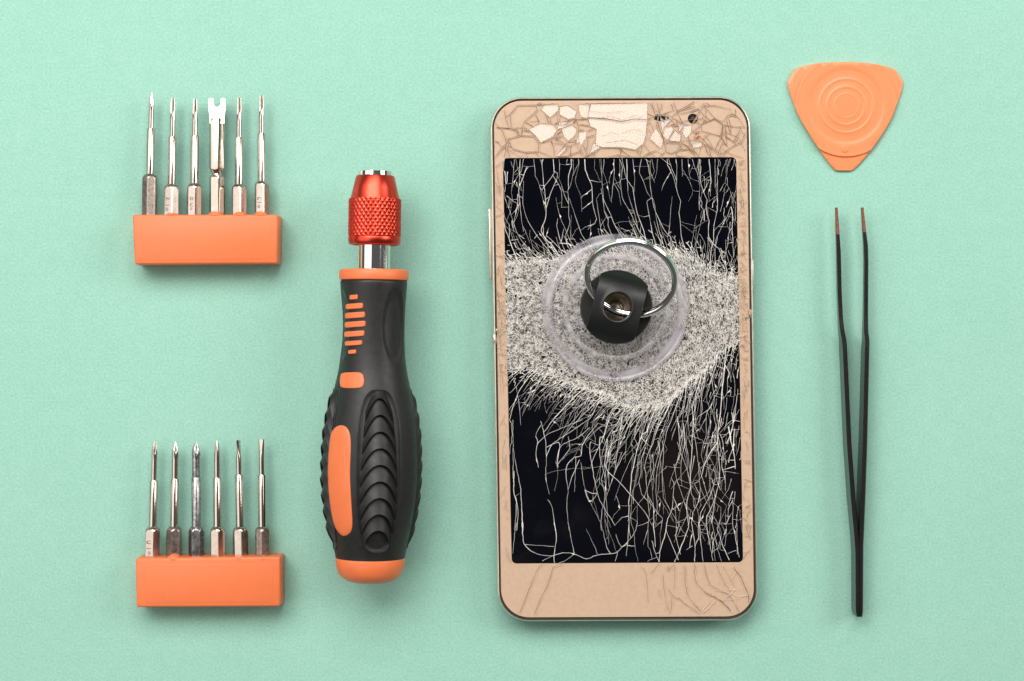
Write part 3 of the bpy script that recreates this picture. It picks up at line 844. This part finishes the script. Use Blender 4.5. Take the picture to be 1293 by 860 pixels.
a7 = lambda L: [(605 + x / 6.144, 530 + y / 6.144) for x, y in L]
a8 = lambda L: [(605 + x / 6.144, 660 + y / 6.144) for x, y in L]
a9 = lambda L: [(785 + x / 6.144, 660 + y / 6.144) for x, y in L]
for L, w0, w1 in [
    (a7([(262, 0), (262, 200), (265, 370), (270, 560), (300, 700), (290, 860)]), 0.7, 1.3), (a7([(265, 220), (290, 380), (315, 500), (325, 600), (340, 860)]), 0.5, 2.0),
    (a7([(270, 400), (268, 560), (290, 640), (275, 860)]), 1.8, 0.8), (a7([(245, 10), (255, 120), (235, 270)]), 1.3, 0.6),
    (a7([(275, 600), (310, 575)]), 0.6, 0.6),
    (a8([(332, 0), (340, 110), (350, 165), (400, 220), (490, 252), (580, 258)]), 2.0, 0.7), (a8([(350, 170), (460, 176), (580, 185)]), 1.1, 0.8),
    (a8([(290, 0), (275, 90), (262, 240)]), 0.9, 0.6),
    (a7([(530, 620), (560, 660), (585, 800), (592, 860)]), 0.6, 1.8), (a8([(580, 0), (598, 80), (598, 140), (580, 258), (585, 310)]), 1.7, 1.5),
    (a8([(490, 300), (560, 262), (650, 235), (735, 242), (830, 280), (920, 250), (1060, 235), (1106, 190), (1150, 170)]), 1.0, 1.4),
    (a8([(690, 0), (715, 130), (738, 240)]), 0.6, 1.3), (a8([(830, 50), (880, 150), (920, 245)]), 0.35, 0.6),
    (a8([(945, 0), (990, 190), (1020, 235)]), 0.5, 1.1), (a8([(1060, 90), (1080, 150), (1106, 190)]), 0.5, 1.0), (a8([(1075, 225), (1055, 300)]), 0.9, 0.7),
    (a8([(590, 318), (660, 300), (735, 245)]), 0.9, 0.7),
    (a7([(440, 130), (455, 180), (440, 250), (460, 370)]), 1.1, 1.0), (a7([(480, 40), (445, 100), (440, 140)]), 0.9, 0.9),
    (a7([(478, 10), (515, 160), (520, 290), (520, 460), (545, 580)]), 1.4, 0.5), (a7([(450, 185), (540, 110), (680, 50), (800, 0)]), 1.0, 0.9),
    (a7([(520, 290), (570, 190), (700, 100), (860, -10)]), 1.3, 1.0), (a7([(612, 370), (606, 300), (640, 200), (760, 140), (860, 60)]), 1.3, 1.0),
    (a7([(515, 215), (600, 178), (625, 190), (612, 300)]), 1.1, 1.2), (a7([(610, 345), (690, 245), (700, 200), (690, 130)]), 1.3, 0.9),
    (a7([(740, 290), (685, 350), (672, 430), (690, 540), (680, 680), (700, 860)]), 1.3, 0.5), (a7([(780, 310), (730, 420), (690, 540)]), 1.3, 0.8),
    (a7([(740, 290), (790, 280), (800, 200), (840, 130), (920, 30)]), 1.5, 1.2), (a7([(750, 290), (745, 400), (740, 560)]), 1.1, 0.4),
    (a7([(790, 330), (810, 480), (860, 640), (940, 790)]), 0.5, 0.6), (a7([(870, 170), (858, 240), (915, 560), (962, 670), (1055, 820)]), 1.4, 0.9),
    (a7([(820, 545), (870, 570), (915, 570)]), 1.5, 1.2), (a7([(820, 545), (860, 640), (915, 572)]), 1.4, 1.0),
    (a7([(1106, 250), (1060, 390), (1000, 560), (962, 670), (945, 790), (950, 860)]), 0.7, 0.8),
    (a7([(935, 130), (940, 300), (975, 440), (985, 580)]), 1.5, 0.9), (a7([(1106, 140), (1030, 190), (1000, 290), (975, 450)]), 1.3, 1.0),
    (a7([(1050, 320), (1062, 390)]), 1.2, 0.6), (a7([(1130, 250), (1060, 390)]), 0.9, 0.9),
    (a9([(120, 0), (95, 90), (0, 190)]), 0.8, 1.3), (a9([(75, 0), (95, 90), (105, 200), (125, 300)]), 0.6, 0.4),
    (a9([(245, 0), (255, 100), (262, 190)]), 2.2, 1.0), (a9([(350, 0), (342, 70), (300, 220), (290, 305)]), 1.8, 1.8),
    (a9([(345, 50), (385, 160), (440, 290)]), 0.8, 1.4), (a9([(235, 140), (265, 240), (300, 220)]), 1.0, 1.2), (a9([(265, 245), (292, 305)]), 0.8, 0.9),
    (a9([(200, 300), (275, 265)]), 0.5, 0.7), (a9([(520, 30), (480, 140), (430, 260), (410, 305)]), 1.6, 1.8), (a9([(500, 210), (550, 180)]), 0.9, 1.0),
    (a9([(600, 0), (610, 120), (632, 305)]), 1.6, 0.7), (a9([(655, 0), (680, 150), (708, 295)]), 1.8, 0.9), (a9([(700, 0), (740, 180), (775, 300)]), 0.9, 0.6),
    (a9([(740, 40), (790, 190), (835, 290)]), 0.9, 1.6), (a9([(860, 0), (885, 130), (912, 270)]), 0.9, 1.0), (a9([(820, 240), (890, 215)]), 0.7, 0.8),
    (a9([(540, 0), (560, 120), (570, 200), (566, 300)]), 1.2, 1.6), (a9([(600, 110), (566, 190)]), 1.2, 0.9)]:
    traced(L, w0, w1)
for L, w in [
    (a9([(565, 325), (580, 450), (655, 545), (770, 600), (850, 690)]), 1.0), (a9([(640, 325), (690, 480), (830, 560), (910, 690)]), 0.7),
    (a9([(870, 345), (930, 430), (990, 580)]), 1.2), (a9([(365, 515), (400, 570), (450, 590), (510, 640), (605, 705)]), 1.0),
    (a9([(490, 330), (495, 460), (520, 570), (620, 690)]), 0.7), (a9([(320, 400), (340, 600), (380, 710)]), 0.5), (a9([(365, 330), (360, 380), (410, 320)]), 0.7),
    (a9([(150, 340), (190, 400), (205, 620)]), 0.5), (a9([(230, 390), (290, 320)]), 0.5), (a9([(735, 325), (790, 450), (850, 545)]), 0.5),
    (a9([(790, 340), (880, 500)]), 0.45), (a9([(390, 570), (385, 690)]), 0.6), (a9([(965, 30), (1000, 130)]), 0.8), (a9([(985, 560), (985, 620)]), 0.8),
    (a9([(660, 545), (790, 620), (850, 690)]), 1.1), (a9([(415, 330), (410, 520)]), 0.4), (a9([(285, 510), (305, 590)]), 0.4),
    (a8([(315, 700), (380, 540), (450, 370), (500, 315)]), 0.7), (a8([(430, 710), (480, 580), (525, 500), (575, 340)]), 0.7), (a8([(580, 342), (650, 318)]), 0.6)]:
    traced(L, w, w * 0.8, 'brown')
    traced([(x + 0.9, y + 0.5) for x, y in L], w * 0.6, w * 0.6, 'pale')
for L, w in [(a9([(635, 700), (730, 605)]), 1.0), (a9([(630, 680), (700, 590)]), 0.8), (a9([(800, 590), (880, 520)]), 0.9), (a9([(725, 525), (840, 545), (900, 575)]), 0.8), (a9([(780, 600), (920, 590)]), 0.7), (a9([(920, 575), (990, 560)]), 0.8), (a9([(850, 440), (885, 385)]), 0.9), (a9([(830, 520), (890, 520)]), 0.7)]:
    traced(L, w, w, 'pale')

# ---- cracks leaving the crushed zone, up and down
xs = []
x = 634.0
while x < 937: xs.append(x); x += rng.uniform(1.5, 3.1)
jobs = []
for x in xs:
    yt, yb = band(x); r = rng.random()
    if x < 668: life = rng.uniform(14, 60) if r < 0.45 else 170
    elif x < 860: life = rng.uniform(20, 70) if r < 0.40 else (rng.uniform(60, 110) if r < 0.70 else 170)
    else: life = rng.uniform(20, 70) if r < 0.35 else 170
    jobs.append((life, x, yt, -1))
    r = rng.random()
    if x < 672:
        if r > 0.12: continue
        life = rng.uniform(10, 90)
    elif x < 745: life = rng.uniform(16, 48) if r < 0.75 else rng.uniform(50, 90)
    elif x < 850: life = rng.uniform(14, 46) if r < 0.35 else (rng.uniform(55, 120) if r < 0.80 else 200)
    elif x < 903: life = rng.uniform(15, 60) if r < 0.25 else rng.uniform(110, 260)
    else: life = rng.uniform(60, 300)
    jobs.append((life, x, yb, 1))
jobs.sort(key=lambda q: -q[0] + rng.uniform(-30, 30))
kept = {-1: [], 1: []}
for life, x, y0, sgn in jobs:
    lg = life > 80
    if lg:
        gap = (4.2 if x > 890 else 6.8) if sgn < 0 else (3.4 if x > 890 else 6.0)
        if any(abs(x - q) < gap for q in kept[sgn]): life = rng.uniform(14, 60); lg = False
        else: kept[sgn].append(x)
    run(x, y0 - 5 * sgn, sgn, life, wid(0.78 if lg else 0.52), rng.gauss(0, 0.15), through=0.60 if lg else 0.25)
# a finer mesh close to the crushed zone
for x in np.arange(684, 912, 1.7):
    yt, yb = band(x)
    run(x, yb - 4, 1, rng.uniform(24, 70) if x < 740 else rng.uniform(30, 105), wid(0.38), rng.gauss(0, 0.30), through=0.955, depth=1)
for x in np.arange(636, 936, 7.0):
    yt, yb = band(x)
    run(x, yt + 4, -1, rng.uniform(14, 50), wid(0.38), rng.gauss(0, 0.30), through=0.93, depth=1)
for _ in range(46):
    run(rng.uniform(765, 905), rng.uniform(505, 590), 1, rng.uniform(50, 150), wid(0.42), rng.choice((-1, 1)) * rng.uniform(0.1, 0.42), through=0.96, relax=0.03, depth=1)
# cracks that come back up from the lower edge of the display
for x, y, life in [(826, 661, 70), (842, 661, 120), (869, 664, 110), (883, 661, 120), (892, 661, 100), (899, 661, 110), (906, 667, 90), (925, 661, 120), (873, 661, 90), (805, 661, 70), (797, 661, 90), (859, 700, 60), (915, 690, 100), (931, 700, 150)]:
    run(x, y, -1, life, wid(0.8), rng.gauss(0, 0.1), through=0.8)
# cracks entering the display from the top bezel
for x in np.arange(638, 930, 8.5):
    run(x + rng.uniform(-4, 4), 201, 1, rng.uniform(20, 125), wid(0.62), rng.gauss(0.0, 0.2), through=0.6, relax=0.10)
for _ in range(60):
    run(rng.uniform(880, 932), rng.uniform(203, 330), rng.choice((-1, 1)), rng.uniform(20, 80), wid(0.5), rng.gauss(0.25, 0.3), through=0.4)
for _ in range(120):
    run(936 - abs(rng.gauss(0, 36)), rng.uniform(455, 690), rng.choice((-1, 1)), rng.uniform(20, 90), wid(0.62), rng.gauss(0, 0.3), through=0.5)
for _ in range(22):
    run(rng.uniform(637, 662), rng.uniform(203, 310), rng.choice((-1, 1)), rng.uniform(15, 60), wid(0.55), rng.gauss(0.1, 0.4), through=0.4)

# ---- bezel: straight splinters
def in_top(x, y): return y < 199.2 and not clamp_face(x, y)[2] and not covered(x, y)
def straight(x, y, ang, life, w, ok, kink=0.05, parent=None):
    line = [(x, y)]; L = 0
    while L < life:
        st = rng.uniform(2.0, 3.4); ang += rng.gauss(0, kink)
        if rng.random() < 0.05: ang += rng.gauss(0, 0.5)
        x += math.cos(ang) * st; y += math.sin(ang) * st; L += st
        if not ok(x, y): break
        h = hit((x, y), {parent} if L < 5 else set(), 1.7)
        if h is not None and L > 3: line.append(h); break
        line.append((x, y))
    if len(line) < 3: return None
    return add_crack(line, w, 'brown', 0.6)
for poly, tilt in LOOSE:
    add_crack(poly + [poly[0]], rng.uniform(0.45, 0.8), 'brown', 1.0)
for poly, tilt in LOOSE:                            # splinters that leave the corners of the flakes
    cx = sum(p[0] for p in poly) / len(poly); cy = sum(p[1] for p in poly) / len(poly)
    for (x, y) in poly:
        if rng.random() < 0.8:
            a = math.atan2(y - cy, x - cx) + rng.gauss(0, 0.45)
            straight(x + 2.2 * math.cos(a), y + 2.2 * math.sin(a), a, rng.uniform(8, 46), rng.uniform(0.45, 1.1), in_top)
for _ in range(210):
    x, y = rng.uniform(622, 944), rng.uniform(131, 198)
    if not in_top(x, y): continue
    a = rng.uniform(0, 2 * math.pi); w = rng.uniform(0.35, 1.0); life = rng.uniform(15, 60)
    c = straight(x, y, a, life, w, in_top)
    straight(x, y, a + math.pi + rng.gauss(0, 0.2), life, w, in_top, parent=c)
def in_left(x, y): return x < (DTL[0] + (DBL[0] - DTL[0]) * (y - 199) / 512.0) and not clamp_face(x, y)[2]
def in_right(x, y): return x > (DTR[0] + (DBR[0] - DTR[0]) * (y - 199) / 512.0) and not clamp_face(x, y)[2]
for _ in range(70):
    y = rng.uniform(202, 470); straight(rng.uniform(624, 634), y, rng.choice((rng.gauss(1.57, 0.35), rng.gauss(-1.57, 0.35), rng.gauss(0, 0.5))), rng.uniform(8, 32), rng.uniform(0.2, 0.6), in_left)
for _ in range(16):
    y = rng.uniform(470, 700); straight(631 + (y - 470) * 0.02 + rng.uniform(0, 6), y, rng.gauss(1.57, 0.3), rng.uniform(10, 40), rng.uniform(0.2, 0.45), in_left)
for _ in range(190):
    y = rng.uniform(202, 520) if rng.random() < 0.75 else rng.uniform(520, 705)
    straight(932 + (y - 199) * 0.0172 + rng.uniform(0, 10), y, rng.uniform(0, 6.28), rng.uniform(4, 14), rng.uniform(0.2, 0.6), in_right, 0.3)

for L in [[(752, 150), (770, 147), (786, 151), (800, 146), (812, 148)], [(760, 172), (772, 167), (781, 170)], [(745, 140), (762, 143), (790, 140)], [(786, 168), (800, 163), (811, 166)], [(765, 180), (790, 177), (805, 183)]]:
    ribbon('brown', L, [0.30] * len(L), ZG1 + 0.0011)
# ---- crushed zone: fine polygons
cell = 3.0; gridd = {}; seeds = []
def rad(x, y, g):
    n1 = noise.noise(Vector((x / 13.0, y / 13.0, 2.2)))
    return (2.2 + 1.5 * max(0.0, n1)) * (1 + abs(g) / 11.0)
def try_seed(u, v):
    x, y, g = F(u, v)
    if not (630 < x < 944) or abs(g) > 34: return
    r = rad(x, y, g) * rng.uniform(0.70, 1.3)
    i, j = int(u // cell), int(v // cell); m = int(r // cell) + 1
    for a in range(i - m, i + m + 1):
        for b in range(j - m, j + m + 1):
            for (p, q) in gridd.get((a, b), ()):
                if (p - u) ** 2 + (q - v) ** 2 < r * r: return
    gridd.setdefault((i, j), []).append((u, v)); seeds.append((u, v))
for _ in range(56000):
    try_seed(rng.uniform(575, 950), rng.uniform(-125, 155))
res = delaunay_2d_cdt([Vector(q) for q in seeds], [], [], 0, 1e-7)
DV = [tuple(p) for p in res[0]]; DF = [tuple(t) for t in res[2] if len(t) == 3]
def circum(a, b, c):
    ax, ay = a; bx, by = b; cx, cy = c
    d = 2 * (ax * (by - cy) + bx * (cy - ay) + cx * (ay - by))
    if abs(d) < 1e-9: return ((ax + bx + cx) / 3, (ay + by + cy) / 3)
    a2, b2, c2_ = ax * ax + ay * ay, bx * bx + by * by, cx * cx + cy * cy
    return ((a2 * (by - cy) + b2 * (cy - ay) + c2_ * (ay - by)) / d, (a2 * (cx - bx) + b2 * (ax - cx) + c2_ * (bx - ax)) / d)
CC = []
for t in DF:
    c = circum(*(DV[i] for i in t)); g = [sum(DV[i][k] for i in t) / 3 for k in (0, 1)]
    dx, dy = c[0] - g[0], c[1] - g[1]; L = math.hypot(dx, dy)
    if L > 12: c = (g[0] + dx * 12 / L, g[1] + dy * 12 / L)
    CC.append(c)
edge_t = {}; vert_t = {}
for ti, t in enumerate(DF):
    for k in range(3):
        e = tuple(sorted((t[k], t[(k + 1) % 3]))); edge_t.setdefault(e, []).append(ti)
        vert_t.setdefault(t[k], []).append(ti)
FC = [F(*c) for c in CC]
def add_prism(V, Fc, up, dn):
    n = len(up); b = len(V); V.extend(up); V.extend(dn)
    Fc.append(tuple(b + i for i in range(n)))
    for i in range(n): Fc.append((b + i, b + n + i, b + n + (i + 1) % n, b + (i + 1) % n))
def shard_verts(poly, z0, z1, tilt=(0, 0), inset=0.25):
    cx = sum(p[0] for p in poly) / len(poly); cy = sum(p[1] for p in poly) / len(poly)
    up, dn = [], []
    for x, y in poly:
        dx, dy = cx - x, cy - y; L = math.hypot(dx, dy) or 1
        x += dx / L * min(inset, L * 0.3); y += dy / L * min(inset, L * 0.3)
        dz = (-(x - cx) * S * math.tan(tilt[0]) + (y - cy) * S * math.tan(tilt[1]))
        up.append(P(x, y, z1 + dz)); dn.append(P(x, y, z0 + dz))
    return up, dn
V, Fc, mi = [], [], []
for vi, tl in vert_t.items():
    if len(tl) < 3: continue
    sx0, sy0 = DV[vi]; x, y, g = F(sx0, sy0)
    if abs(g) > 1e-6: continue
    ring = sorted(tl, key=lambda t: math.atan2(CC[t][1] - sy0, CC[t][0] - sx0))
    poly = [clamp_face(FC[t][0], FC[t][1])[:2] for t in ring]
    if clamp_face(x, y)[2]: continue
    d = in_display(x, y); r = rng.random()
    slot = (0 if r < 0.04 else (1 if r < 0.60 else 3)) if d else 0
    up, dn = shard_verts(poly, ZG0, ZG1, (rng.gauss(0, 0.07), rng.gauss(0, 0.07)) if d else (0, 0))
    k = len(Fc); add_prism(V, Fc, up, dn); mi += [slot] + [2] * (len(Fc) - k - 1)
for e, tl in edge_t.items():
    if len(tl) != 2: continue
    a, b = FC[tl[0]], FC[tl[1]]; x, y, g = (a[0] + b[0]) / 2, (a[1] + b[1]) / 2, abs(a[2] + b[2]) / 2
    L = math.hypot(b[0] - a[0], b[1] - a[1])
    if L < 0.15 or L > 25 or clamp_face(x, y)[2]: continue
    d = in_display(x, y)
    if d: p, w, kind = (0.72 if g < 1e-6 else 0.75 * max(0.0, 1 - g / 34) ** 1.5), rng.uniform(0.25, 0.95) * (1.25 if rng.random() < 0.12 else 1), 'light'
    else: p, w, kind = 0.30, rng.uniform(0.2, 0.5), 'brown' if rng.random() < 0.6 else 'pale'
    if rng.random() < p: ribbon(kind, [a[:2], b[:2]], [w, w * rng.uniform(0.5, 1.3)])

# ---- ribbons of all running cracks
for line, w, kind, wend in CRACKS:
    n = len(line); ph0 = rng.uniform(0, 50)
    ww = []
    for i in range(n):
        t = i / max(1, n - 1)
        q = w * (1 + (wend - 1) * t) * (0.85 + 0.55 * noise.noise(Vector((i * 0.35 + ph0, w * 9, 1.0))))
        ww.append(max(0.14, q))
    if kind == 'light':
        # a crack that runs on into the bezel loses its white there
        cut = [p for p in line if in_display(*p)]
        ribbon('light', line if len(cut) == n else cut, ww)
        if rng.random() < 0.22 and n > 6:           # frosted flake along the crack
            i = rng.randrange(1, n - 3); o = rng.choice((-1, 1)) * rng.uniform(0.8, 2.0)
            m = [line[i], ((line[i + 1][0]) + o, line[i + 1][1] + rng.uniform(-1, 1)), line[i + 2]]
            if all(in_display(*q) for q in m): patch_tri('light', m)
    else:
        ribbon('brown', line, [q * 1.3 for q in ww])
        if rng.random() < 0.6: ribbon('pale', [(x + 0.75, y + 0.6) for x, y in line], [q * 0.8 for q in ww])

# ---- glass between the cracks: regions of a constrained triangulation
cv, ce = [], []
def chain(line, close=False):
    b = len(cv); cv.extend(Vector(p) for p in line)
    ce.extend((b + i, b + i + 1) for i in range(len(line) - 1))
    if close: ce.append((b + len(line) - 1, b))
outline = [ph(a, b) for a, b in rrect(LIM_W, LIM_H, LIM_R, 8)]
chain(outline, True)
xx = np.arange(616, 960, 4.0)
chain([(x, band(x)[0]) for x in xx]); chain([(x, band(x)[1]) for x in xx])
for line, w, kind, wend in CRACKS: chain(line)
res = delaunay_2d_cdt(cv, ce, [], 0, 0.12)
TV = [tuple(p) for p in res[0]]; TF = [tuple(t) for t in res[2]]
hard = set()
for e, o in zip(res[1], res[4]):
    if len(o): hard.add(tuple(sorted(e)))
owner = {}
for ti, t in enumerate(TF):
    for k in range(len(t)): owner.setdefault(tuple(sorted((t[k], t[(k + 1) % len(t)]))), []).append(ti)
reg = [-1] * len(TF); regions = []
for ti in range(len(TF)):
    if reg[ti] >= 0: continue
    st, mem = [ti], []; reg[ti] = len(regions)
    while st:
        a = st.pop(); mem.append(a); t = TF[a]
        for k in range(len(t)):
            e = tuple(sorted((t[k], t[(k + 1) % len(t)])))
            if e in hard: continue
            for b in owner[e]:
                if reg[b] < 0: reg[b] = reg[ti]; st.append(b)
    regions.append(mem)
def tri_area(t):
    (x0, y0), (x1, y1), (x2, y2) = (TV[i] for i in t[:3]); return abs((x1 - x0) * (y2 - y0) - (x2 - x0) * (y1 - y0)) / 2
def build_region(mem, tilt, V, Fc, mi, slot):
    ids = sorted({i for m in mem for i in TF[m]}); area = sum(tri_area(TF[m]) for m in mem)
    cx = sum(TV[i][0] for i in ids) / len(ids); cy = sum(TV[i][1] for i in ids) / len(ids)
    cnt = {}
    for m in mem:
        t = TF[m]
        for k in range(len(t)):
            e = (t[k], t[(k + 1) % len(t)]); cnt[e] = cnt.get(e, 0) + 1
    bnd = [e for e in cnt if (e[1], e[0]) not in cnt]
    bset = {i for e in bnd for i in e}
    b = len(V); pos = {i: k for k, i in enumerate(ids)}; n = len(ids); top, bot = [], []
    for i in ids:
        x, y = TV[i]
        if i in bset:
            dx, dy = cx - x, cy - y; L = math.hypot(dx, dy) or 1; q = min(0.12, L * 0.2); x += dx / L * q; y += dy / L * q
        dz = (x - cx) * S * tilt[0] + (y - cy) * S * tilt[1]; dz = max(-0.00009, min(0.0003, dz)) if abs(tilt[1]) < 0.06 else max(-0.00018, min(0.0004, dz)) + 0.0001
        top.append(P(x, y, ZG1 + dz)); bot.append(P(x, y, ZG0 + max(dz, -0.00006)))
    V.extend(top); V.extend(bot)
    for m in mem: Fc.append(tuple(b + pos[i] for i in TF[m])); mi.append(slot)
    for e0, e1 in bnd: Fc.append((b + pos[e0], b + n + pos[e0], b + n + pos[e1], b + pos[e1])); mi.append(2 if slot != 9 else 1)
info = []
for mem in regions:
    A = sum(tri_area(TF[m]) for m in mem)
    if A < 0.6: continue
    big_t = max(mem, key=lambda m: tri_area(TF[m])); x = sum(TV[i][0] for i in TF[big_t]) / 3; y = sum(TV[i][1] for i in TF[big_t]) / 3
    if clamp_face(x, y)[2]: continue
    yt, yb = band(x)
    if yt < y < yb or covered(x, y): continue
    info.append((A, mem, x, y))
info.sort(key=lambda r: -r[0])
def rtilt(x, y):
    if y < 199 and 655 < x < 885 and rng.random() < 0.40: return (rng.gauss(-0.015, 0.02), rng.gauss(0.112, 0.02))
    if y < 199: return (rng.gauss(0, 0.015), rng.gauss(0.008, 0.02))
    if y > 711: return (0, 0)
    return (rng.gauss(0, 0.010), rng.gauss(0, 0.010))
for A, mem, x, y in info[279:]: 
    tl = rtilt(x, y); build_region(mem, tl, V, Fc, mi, 4 if abs(tl[1]) > 0.06 else 0)
cover = mesh('cover_glass', V, Fc, None, phone, mats=[M['glass'], M['glass_crushed'], M['glass_edge'], M['glass_white'], M['glass_loose']], midx=mi)
cover['kind'] = 'stuff'; cover['label'] = 'finely crushed cover glass'
for A, mem, x, y in info[:279]:
    V2, F2, m2 = [], [], []
    tl = rtilt(x, y); build_region(mem, tl, V2, F2, m2, 0)
    mesh('glass_shard', V2, F2, None, cover, mats=[M['glass_loose'] if abs(tl[1]) > 0.06 else M['glass'], M['glass_edge']], midx=[min(1, q) for q in m2])
for poly, tilt in LOOSE:
    V2, F2 = [], []
    # loose flakes lean up towards the top lamp
    up, dn = shard_verts(poly, ZG0 + 0.00008, ZG1 + 0.00008, (R(-tilt * 0.15), R(tilt * 1.25)), 0.1)
    lo = min(p.z for p in dn) - (ZP + 0.00005)
    for p in up + dn: p.z -= lo
    add_prism(V2, F2, up, dn)
    mesh('glass_shard', V2, F2, None, cover, mats=[M['glass_loose'] if tilt > 2 else M['glass'], M['glass_edge']], midx=[0] + [1] * (len(F2) - 1))
for kind, nm, lab in (('light', 'fracture_web', 'white web of cracks over the dark display'), ('brown', 'bezel_fracture_web', 'fine brown cracks in the gold bezel'), ('pale', 'pale_fracture_web', 'pale cracks catching light in the gold bezel')):
    V, Fc = RV[kind]
    o = mesh(nm, V, Fc, M[{'light': 'crack_light', 'brown': 'crack_bezel', 'pale': 'crack_bezel_light'}[kind]], phone)
    o['kind'] = 'stuff'; o['label'] = lab
mesh('red_fleck', [P(877, 176.5, ZG1 + 0.0002), P(880.5, 172, ZG1 + 0.0002), P(884, 172.2, ZG1 + 0.0002), P(882, 174.5, ZG1 + 0.0002)], [(0, 1, 2, 3)], M['redspeck'], phone)

# ------------------------------------------------------------------ suction cup on the screen
ZC = ZG1 + 0.00016
CUX, CUY = 776.5, 388.5
cb = P(CUX, CUY, ZC)
cup = thing('suction_cup', cb, 'clear suction cup with black hub and steel pull ring stuck on the cracked screen', 'suction cup')
def vlathe(name, prof, m, parent, seg=96, smooth=35, c=None, cap0=False, cap1=False):
    c = c or cb
    rings = [[Vector((c.x + r * S * math.cos(2 * math.pi * j / seg), c.y + r * S * math.sin(2 * math.pi * j / seg), ZC + z * mm)) for j in range(seg)] for r, z in prof]
    v, f = rings_mesh(rings, cap0, cap1)
    return fix_normals(mesh(name, v, f, m, parent, smooth))
vlathe('cup_skirt', [(84, 0.9), (80, 1.1), (74, 1.5), (68, 2.2), (66.5, 2.6), (66, 3.4), (64, 3.9), (60.5, 4.0), (59, 3.6), (57, 3.4), (52, 3.8), (47, 4.6), (44, 5.6), (43, 6.2)], M['cup'], cup)
vlathe('cup_rim', [(78, 0.25), (84, 0.1), (90, 0.0), (91.8, 0.25), (91.5, 0.7), (89.5, 1.0), (87.2, 0.95), (86, 0.75), (84.6, 0.95), (82.5, 1.15), (80, 1.2), (78.5, 1.0), (78, 0.25)], M['cup_rim'], cup)
vlathe('cup_step', [(59.2, 3.7), (59.6, 4.15), (61.5, 4.35), (64.5, 4.3), (66.4, 3.9), (66.6, 3.3)], M['cup_rim'], cup)
# black hub: a disc, a bridge across it and a riveted eye
hz0, hz1 = 5.4, 8.2
vlathe('hub_disc', [(30, 5.0), (42.5, 5.2), (44.2, 5.6), (44.6, 6.4), (44.2, 7.4), (43.2, 7.9), (30, 8.0), (19, 8.0), (18, 7.6), (17.5, 5.5)], M['hub'], cup, cap0=False)
BR = R(-15)                                         # the bridge runs from upper right to lower left
# cut the round eye through the bridge with a radial remesh of its top
def bridge_mesh():
    seg = 96; rings = []
    def top(a, b):
        t = min(1, abs(b) / 45.0); return 8.4 + 4.4 * (1 - t ** 3.2)
    def lim(th):
        dx, dy = math.cos(th), math.sin(th)
        r = 45.4
        if abs(dx) > 1e-6: r = min(r, 30.0 / abs(dx))
        return r
    spec = [(16.6, -1.3, 0), (16.8, -0.5, 0), (17.6, 0.0, 0), (18.6, 0.12, 0)] + [(None, 0.0, q) for q in (0.15, 0.35, 0.55, 0.75, 0.9, 0.97)] + [(None, -0.12, 0.995), (None, -0.45, 1.0), (None, -1.15, 1.0)]
    for r0, dz, q in spec:
        ring = []
        for j in range(seg):
            th = 2 * math.pi * j / seg; L = lim(th)
            r = r0 if r0 else 18.6 + (L - 18.6) * q
            a, b = r * math.cos(th), r * math.sin(th)
            z = top(a, b) + dz
            x = a * math.cos(BR) - b * math.sin(BR); y = a * math.sin(BR) + b * math.cos(BR)
            ring.append(Vector((cb.x + x * S, cb.y + y * S, ZC + z * mm)))
        rings.append(ring)
    vv, ff = rings_mesh(rings, False, False)
    return fix_normals(mesh('hub_bridge', vv, ff, M['hub'], cup, 30))
bridge_mesh()
vlathe('rivet_cup', [(17.2, 7.6), (16.0, 7.2), (12.5, 6.3), (9.5, 6.0), (8.0, 6.6), (5.5, 6.9), (4.0, 6.4), (1.5, 6.3)], M['brass'], cup, cap1=True)
# split pull ring, threaded below the bridge: a coil of two turns
def pull_ring():
    tilt = R(37); rr = 0.01145; z0 = ZC + 0.0094        # the ring leans up from the eye of the hub
    c = P(796.5, 351.5, z0 + rr * math.sin(tilt))
    wire = 0.00074; rings = []; n = 220; turns = 1.94
    lean = R(-17)
    for i in range(n + 1):
        q = i / n; a = 2 * math.pi * turns * q + R(200)
        off = (q - 0.5) * 0.0016
        ctr = Vector((rr * math.cos(a), rr * math.sin(a), off))
        rad_ = Vector((math.cos(a), math.sin(a), 0)); ring = []
        for j in range(10):
            b = 2 * math.pi * j / 10
            w = wire * (0.35 if i in (0, n) else 1)
            p = ctr + rad_ * (w * 1.05 * math.cos(b)) + Vector((0, 0, w * 0.85 * math.sin(b)))
            p = Matrix.Rotation(lean, 3, 'Z') @ (Matrix.Rotation(tilt, 3, 'X') @ p)
            ring.append(p + c)
        rings.append(ring)
    v, f = rings_mesh(rings)
    return fix_normals(mesh('pull_ring', v, f, M['chrome'], cup, 50))
pull_ring()
